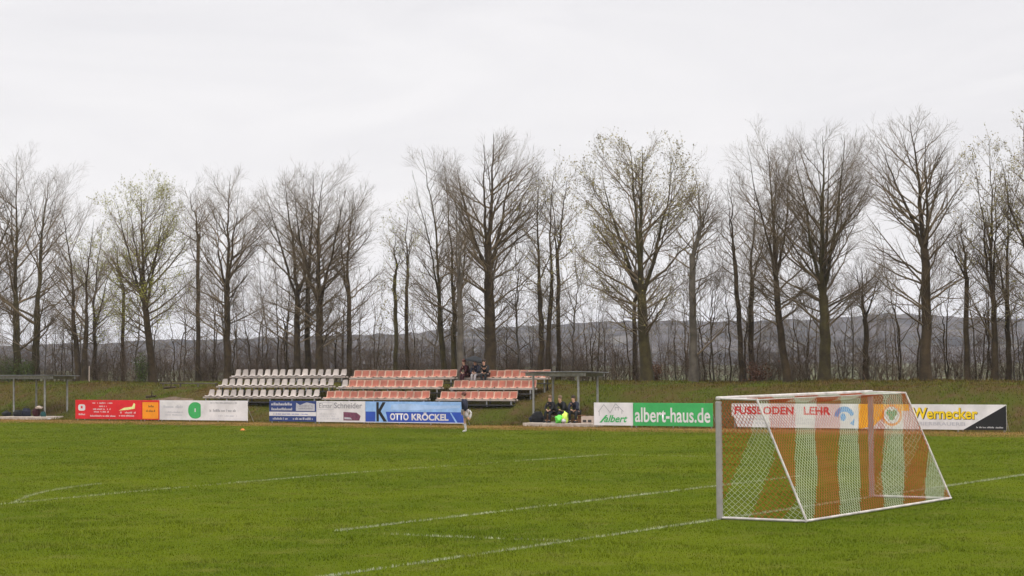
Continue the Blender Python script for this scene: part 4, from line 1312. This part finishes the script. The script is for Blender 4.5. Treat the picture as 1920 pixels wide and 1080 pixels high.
    limbs_from(LP[:1], LR[:1], int(21 * f), 0.02, 0.95, 1.05, 1.02)
    if len(LP) > 1: limbs_from(LP[1:], LR[1:], int(10 * f), 0.06, 0.95, 1.15, 1.02)
    if low < fork: limbs_from(TP, TR, int(15 * f / len(TP) ** .5), low / fork, 1.0, 0.65, 1.05)
    for (z, dx, dz, rad) in limbs:          # single long limbs that show in the photograph
        st_, _d = along(TP[:1], np.array([[min(1, z / fork)]])) if z < fork else along(LP[:1], np.array([[min(1, (z - fork) / (1 - fork))]]))
        p0 = st_[0, 0]; p2 = p0 + IMR * dx + np.array([0, 0, dz]) + DEP * r.normal() * .4
        prim.append(curve(p0, p0 * .5 + p2 * .5 + np.array([0, 0, -abs(dz) * .08]), p2, K)[None]); primR.append(rad * (1 - .8 * np.linspace(0, 1, K))[None])
    PP, PR = np.concatenate(prim), np.concatenate(primR)
    plen = np.linalg.norm(np.diff(PP, axis=1), axis=2).sum(1)
    n2 = max(4, int(round(11 * dens)))
    SP, SR, sl = spawn(PP, PR, n2, 0.14, 0.99, lambda p, tt, pi: 0.25 + plen[pi] * 0.42 * (1.08 - 0.78 * tt), 22, 42, 6, 0.34, 0.05, r, 0.0052, 0.64)
    SP, SR, sl = keep_prob(SP, SR, sl, np.repeat(plen, n2) / 3.2 + 0.10, r)
    n3 = max(3, int(round(5 * dens)))
    CP, CR, cl = spawn(SP, SR, n3, 0.15, 0.99, lambda p, tt, pi: 0.18 + sl[pi] * 0.46 * (1.05 - 0.6 * tt), 22, 42, 4, 0.26, 0.06, r, 0.0036, 0.7)
    CP, CR, cl = keep_prob(CP, CR, cl, np.repeat(sl, n3) / 1.3 + 0.05, r)
    n4 = max(2, int(round(2.4 * dens)))
    DP, DR, dl = spawn(CP, CR, n4, 0.2, 0.99, lambda p, tt, pi: 0.10 + cl[pi] * 0.5, 22, 50, 3, 0.2, 0.08, r, 0.0028, 0.75)
    DP, DR, dl = keep_prob(DP, DR, dl, np.repeat(cl, n4) / 0.75, r)
    # trunk part: trunks and leaders
    vs, qs, o = [], [], 0
    for P_, R_, sd in ((TP, TR, 10), (LP, LR, 7)):
        v, q = tubes(P_, R_, sd); vs.append(v); qs.append(q + o); o += len(v)
    me = np_mesh("trunk", np.concatenate(vs), quads=np.concatenate(qs), smooth=True)
    link_mesh("trunk", me, MAT[bark], t)
    vs, qs, o = [], [], 0
    for P_, R_, sd in ((PP, PR, 5), (SP, SR, 3), (CP, CR, 3), (DP, DR, 3)):
        v, q = tubes(P_, R_, sd); vs.append(v); qs.append(q + o); o += len(v)
    me = np_mesh("crown", np.concatenate(vs), quads=np.concatenate(qs), smooth=False)
    link_mesh("crown", me, MAT["twig"], t)
    if bud:
        col, amt = bud
        tips = np.concatenate([CP[:, 1], CP[:, 2], CP[:, -1], DP[:, 1], DP[:, -1]])
        # buds open in patches through the crown
        pn = vnoise(tips[:, 0] + 90 + seed, tips[:, 2] + tips[:, 1] * .5 + 90, 1.3, seed)
        tips = tips[r.random(len(tips)) < amt * np.clip(pn * 2.2 - 0.4, 0, 1.4)]
        n = len(tips)
        if n:
            a = unit(r.normal(size=(n, 3))); b = unit(np.cross(a, r.normal(size=(n, 3))))
            sz = (0.028 + 0.040 * r.random(n))[:, None]
            c = tips + r.normal(size=(n, 3)) * 0.03
            v = np.stack([c - a * sz, c + b * sz * .5, c + a * sz, c - b * sz * .5], 1).reshape(-1, 3)
            me = np_mesh("leaves", v, quads=np.arange(4 * n).reshape(-1, 4))
            link_mesh("leaves", me, MAT[col], t)
    t["twigs"] = 0; del t["twigs"]
    return t

def tree(px, s, top, halfw, trunk_px, label, **kw):
    b = on_plane(px, 712, s)
    z = float(bank_z(np.array([s]), np.array([b[1]]))[0])
    D = (b - np.array([CX, CY, CH])) @ _F
    k = FPX / D
    tp = on_plane(top[0], top[1], s)
    H = tp[2] - z
    lean = (top[0] - px) / k
    kw.setdefault("lean", lean * 0.7)
    return make_tree(kw.pop("name", "bare_tree"), label, (s, b[1], z), H, halfw * 1.20 / k, trunk_px / k / 2, kw.pop("seed", int(px)), **kw)

tree(36, 58.5, (42, 283), 92, 20, "tall twin stemmed bare tree behind the left shelter", stems=((0, -.4, 1), (1.0, .5, .95)), fork=.35, leaders=3, low=.2, bark="bark_moss", seed=36)
tree(150, 58.5, (152, 345), 62, 16, "bare tree split low into a V, right of the left shelter", stems=((-.1, -1.1, 1), (.35, .7, .9)), fork=.30, leaders=2, low=.25, seed=150, dens=.9)
tree(178, 60.5, (186, 420), 52, 9, "short yellow budding tree right behind the low V-shaped tree", fork=.4, leaders=2, low=.25, bud=("bud_green", 1.3), seed=178, full=False)
tree(232, 61, (232, 430), 45, 8, "slender grey tree standing in front of the yellow green crown", fork=.6, leaders=2, low=.3, seed=232, full=False)
tree(288, 58.5, (258, 325), 72, 16, "leaning tree with yellow green budding crown, left of the cream seats", fork=.38, leaders=4, low=.28, bud=("bud_green", 1.3), seed=288, trunk_lean=-.55)
tree(373, 59, (362, 330), 50, 9, "thin straight tree rising left of the cream seats", fork=.7, leaders=2, low=.25, seed=373, full=False, dens=.9)
tree(427, 58, (432, 315), 78, 15, "bare tree with wide round crown behind the left end of the cream seats", fork=.42, leaders=3, low=.28, seed=427, limbs=((.28, 2.6, 1.3, .05),))
tree(558, 58, (540, 312), 78, 14, "left stem of the broad tree clump behind the cream seats", fork=.40, leaders=3, low=.25, seed=558, dens=.85, limbs=((.17, -3.4, 2.6, .06),))
tree(577, 58.8, (590, 300), 60, 13, "middle stem of the broad tree clump behind the cream seats", fork=.35, leaders=3, low=.3, seed=577, dens=.65, full=False)
tree(600, 58, (625, 293), 88, 17, "thickest right stem of the broad tree clump behind the cream seats", fork=.36, leaders=4, low=.22, seed=600, limbs=((.16, 3.0, 2.2, .05),))
tree(655, 59, (684, 332), 52, 11, "slim tree at the gap between cream and red seats", fork=.45, leaders=2, low=.2, seed=655, dens=.9)
tree(742, 58.5, (742, 420), 30, 9, "thin mossy pole tree with small yellowish top behind the red seats", fork=.7, leaders=2, low=.35, bud=("bud_dull", .8), bark="bark_moss", seed=742, full=False)
tree(766, 59.5, (768, 370), 34, 8, "thin pole tree with dull yellow crown behind the red seats", fork=.6, leaders=2, low=.35, bud=("bud_green", .5), seed=766, full=False)
tree(842, 58.5, (822, 272), 70, 15, "dark tree leaning left, just left of the grey trunk", fork=.33, leaders=3, low=.25, bark="bark_moss", seed=842, stems=((-.2, -.9, 1), (.35, 0, .95)))
tree(864, 54.5, (856, 330), 34, 14, "grey trunked tree standing in the gap between the red stands", fork=.42, leaders=3, low=.3, bark="bark_grey", seed=864, dens=.7, full=False)
tree(918, 57.5, (922, 240), 92, 25, "stout tall tree behind the umbrella group", fork=.42, leaders=4, low=.22, seed=918, limbs=((.24, -2.0, 2.4, .05), (.45, -2.2, 2.2, .06)))
tree(1012, 58.5, (1022, 275), 48, 14, "dark straight tree behind the right end of the red seats", stems=((0, 0, 1), (.45, .6, .95)), fork=.42, leaders=2, low=.25, bud=("bud_dull", .3), seed=1012)
tree(1047, 60, (1068, 300), 48, 9, "slender tree with dull yellow buds behind the right shelter roof", fork=.6, leaders=2, low=.3, bud=("bud_dull", .7), seed=1047, full=False)
tree(1192, 60.5, (1185, 470), 30, 10, "thin dark stem close beside the big leaning tree", fork=.6, leaders=2, low=.35, seed=1192, full=False)
tree(1214, 57.5, (1188, 252), 104, 24, "big budding tree with leaning mossy trunk above the green board", fork=.36, leaders=4, low=.25, bud=("bud_dull", .75), bark="bark_moss", seed=1214, trunk_lean=-.25, limbs=((.30, -3.4, 3.0, .06), (.31, 1.6, 2.2, .07)))
tree(1300, 58, (1304, 325), 58, 16, "rough thick trunk with narrow sparse crown left of the goal post", fork=.62, leaders=2, low=.3, bark="bark_grey", seed=1300, limbs=((.12, 2.5, 2.6, .06),), dens=.9)
tree(1392, 59, (1364, 330), 40, 11, "thin leaning tree above the near goal post", fork=.6, leaders=2, low=.3, seed=1392, trunk_lean=-.3, full=False)
tree(1412, 60, (1420, 330), 46, 12, "dark thin tree behind the left half of the goal", fork=.5, leaders=2, low=.25, seed=1412, full=False)
tree(1478, 58, (1428, 230), 82, 16, "tall tree leaning left behind the goal", fork=.40, leaders=3, low=.28, seed=1478, trunk_lean=-.55, dens=1.05)
tree(1546, 57.5, (1544, 228), 96, 24, "stout vase shaped tree forking above the middle of the goal", fork=.34, leaders=5, low=.25, bark="bark_moss", seed=1546, dens=1.1)
tree(1624, 59.5, (1626, 470), 42, 13, "short bushy tree behind the far goal post", fork=.5, leaders=3, low=.15, seed=1624, full=False)
tree(1736, 57.5, (1712, 212), 100, 22, "tall open tree with spreading limbs behind the rightmost board", fork=.50, leaders=3, low=.24, seed=1736, dens=.85, limbs=((.36, -3.0, 3.4, .06), (.28, -2.6, 2.0, .05)))
tree(1816, 58, (1806, 380), 50, 12, "slim forked tree right of the tall open tree", fork=.6, leaders=2, low=.3, seed=1816, full=False)
tree(1864, 58, (1858, 238), 58, 14, "tall narrow budding tree near the right edge", fork=.35, leaders=3, low=.3, bud=("bud_dull", .5), seed=1864, limbs=((.17, -1.4, 2.6, .07),))
tree(1890, 59, (1900, 300), 44, 12, "dark stem crowding the tall narrow budding tree", fork=.4, leaders=2, low=.3, bud=("bud_dull", .4), seed=1890, full=False)
tree(1942, 58, (1936, 215), 62, 18, "budding tree cut off by the right edge", fork=.4, leaders=3, low=.3, bud=("bud_dull", .6), seed=1942)
tree(-32, 58.5, (-24, 290), 70, 18, "bare tree cut off by the left edge", fork=.4, leaders=3, low=.25, seed=5032)

tree(2015, 58, (2010, 230), 85, 20, "bare tree right of the budding tree at the right edge", fork=.4, leaders=3, low=.25, seed=2015)
tree(2085, 58.5, (2090, 260), 70, 16, "second bare tree right of the budding tree at the right edge", fork=.4, leaders=3, low=.25, seed=2085)
tree(-105, 58.5, (-110, 300), 80, 18, "bare tree left of the tree cut off by the left edge", fork=.4, leaders=3, low=.25, seed=5105)

# saplings: thin trees one can count, several shapes copied along the bank top
def copy_tree(src, loc, rz, sc):
    c = src.copy(); COL.objects.link(c); c.location = loc; c.rotation_euler = (0, 0, rz); c.scale = sc
    for ch in src.children:
        k = ch.copy(); COL.objects.link(k); k.parent = c
    return c
protos = []
for k in range(7):
    o = make_tree("sapling", "thin bare sapling in the thicket along the top of the bank", (60, 0, 1.8), 5.6 + 0.5 * (k % 3), 1.15 + 0.25 * (k % 2), 0.040 + .007 * (k % 3), 900 + k,
                  stems=((0, .3, 1),) if k % 2 else ((-.1, -.4, 1), (.12, .5, .85)), fork=.45, leaders=2, low=.18, dens=.8, full=False, bark=("bark_dark", "bark_grey")[k % 2],
                  group="thin saplings in the thicket", cat="sapling")
    protos.append(o)
sr = random.Random(77)
n_i = 0
px = -130.0
while px < 2120:
    s = sr.uniform(59.0, 65.0)
    b = on_plane(px, 712, s)
    z = float(bank_z(np.array([s]), np.array([b[1]]))[0])
    sc = sr.uniform(0.6, 1.05) if sr.random() < 0.45 else sr.uniform(1.05, 1.75)
    if n_i < len(protos):
        o = protos[n_i]; o.location = (s, b[1], z); o.scale = (sc * .85, sc * .85, sc); o.rotation_euler = (0, 0, sr.uniform(0, 6.28))
    else:
        copy_tree(protos[sr.randrange(len(protos))], (s, b[1], z), sr.uniform(0, 6.28), (sc * .85, sc * .85, sc))
    n_i += 1
    px += sr.uniform(11, 27)

# undergrowth: dense thin stems nobody could count
def undergrowth():
    r = np.random.default_rng(31)
    n = 1900
    px = r.uniform(-160, 2200, n)
    s = r.uniform(58.5, 67, n)
    # sparser at the right, where the meadow shows through
    keep = r.random(n) < np.interp(px, [0, 1080, 1200, 1500, 1920], [1, 1, .45, .6, .5])
    px, s = px[keep], s[keep]; n = len(px)
    d = np.array([ray(a, 712) for a in px])
    t = (s - CX) / d[:, 0]
    y = CY + d[:, 1] * t
    z = bank_z(s, y)
    hts = r.uniform(0.7, 2.9, n) * np.interp(px, [0, 1000, 1200, 1920], [1, 1, .8, .85])
    K = 6
    P = np.empty((n, K, 3)); P[:, 0] = np.stack([s, y, z - .05], 1)
    dr = unit(np.stack([r.normal(size=n) * .28, r.normal(size=n) * .28, np.ones(n)], 1))
    for k in range(1, K):
        P[:, k] = P[:, k - 1] + dr * (hts / (K - 1))[:, None]
        dr = unit(dr + r.normal(size=(n, 3)) * .16)
    R_ = (0.016 + 0.012 * r.random(n))[:, None] * (1 - .75 * np.linspace(0, 1, K))[None]
    S, SR, sl = spawn(P, R_, 9, .1, 1.0, lambda p, tt, pi: 0.25 + hts[pi] * .30, 25, 60, 4, .2, .12, r, .006, .7)
    C, CR, cl = spawn(S, SR, 4, .2, 1.0, lambda p, tt, pi: 0.15 + sl[pi] * .4, 25, 60, 3, .1, .12, r, .005, .8)
    vs, qs, o = [], [], 0
    for a, b in ((P, R_), (S, SR), (C, CR)):
        v, q = tubes(a, b, 3); vs.append(v); qs.append(q + o); o += len(v)
    me = np_mesh("undergrowth", np.concatenate(vs), quads=np.concatenate(qs))
    tag(link_mesh("undergrowth", me, MAT["brush"]), "grey brown leafless undergrowth between the tree trunks", "undergrowth", kind="stuff")
undergrowth()

def shrub(px, s, h, w, mat, label, seed, n=2600):
    r = np.random.default_rng(seed)
    b = on_plane(px, 712, s)
    z = float(bank_z(np.array([s]), np.array([b[1]]))[0])
    t = thing("shrub", label, "shrub", (s, b[1], z), 0)
    m = 22
    P = np.empty((m, 5, 3)); P[:, 0] = r.normal(size=(m, 3)) * (.06 * w, .06 * w, 0)
    dr = unit(np.stack([r.normal(size=m) * .35 * w / h, r.normal(size=m) * .35 * w / h, np.ones(m)], 1))
    for k in range(1, 5):
        P[:, k] = P[:, k - 1] + dr * h * r.uniform(.16, .26, m)[:, None]; dr = unit(dr + r.normal(size=(m, 3)) * .15)
    v, q = tubes(P, np.full((m, 5), .014) * (1 - .6 * np.linspace(0, 1, 5)), 3)
    link_mesh("stems", np_mesh("stems", v, quads=q), MAT["bark_dark"], t)
    i = r.integers(0, m, n); tt = r.random(n)
    c, _ = along(P[i], tt[:, None]); c = c[:, 0] + r.normal(size=(n, 3)) * (.13 * w, .13 * w, .1 * h)
    c[:, 2] = np.maximum(c[:, 2], .05)
    a = unit(r.normal(size=(n, 3))); bb = unit(np.cross(a, r.normal(size=(n, 3))))
    sz = r.uniform(.03, .065, n)[:, None]
    v = np.stack([c - a * sz, c + bb * sz * .5, c + a * sz, c - bb * sz * .5], 1).reshape(-1, 3)
    link_mesh("foliage", np_mesh("foliage", v, quads=np.arange(4 * n).reshape(-1, 4)), MAT[mat], t)
shrub(22, 58, 1.9, 2.4, "shrub_leaf", "green ivy clad shrub around the twin stems at the left", 1)
shrub(52, 58.2, 1.6, 1.2, "shrub_leaf", "narrow green shrub right of the twin stems at the left", 2, 1500)
shrub(266, 58, 1.9, 0.9, "shrub_leaf", "upright green shrub beside the leaning budding tree", 3, 1600)
shrub(680, 56.5, 0.7, 1.0, "shrub_leaf", "low green shrub behind the red seats", 4, 900)
shrub(1232, 58, 1.1, 0.8, "dead_leaf", "rusty brown leafed shrub beside the big budding tree", 5, 500)
shrub(1420, 58.2, 1.1, 1.6, "dead_leaf", "rusty brown thicket shrub above the near goal post", 6, 700)

# ------------------------------------------------------------------ haze: one even body of air
hm = bpy.data.materials.new("haze_air")
hm.use_nodes = True
hm.node_tree.nodes.clear()
ho = hm.node_tree.nodes.new("ShaderNodeOutputMaterial")
hv = hm.node_tree.nodes.new("ShaderNodeVolumePrincipled")
hv.inputs["Color"].default_value = (0.82, 0.85, 0.95, 1)
hv.inputs["Density"].default_value = 0.00013
hv.inputs["Anisotropy"].default_value = 0.2
hm.node_tree.links.new(hv.outputs["Volume"], ho.inputs["Volume"])
bm = bmesh.new(); bmesh.ops.create_cube(bm, size=1.0)
bmesh.ops.transform(bm, matrix=Matrix.Translation((0, 0, 32)) @ Matrix.Diagonal((7200, 7200, 66.5, 1)), verts=bm.verts)
me = bpy.data.meshes.new("haze"); bm.to_mesh(me); bm.free()
tag(link_mesh("haze", me, hm), "thin pale haze over the whole place", "haze", kind="stuff")
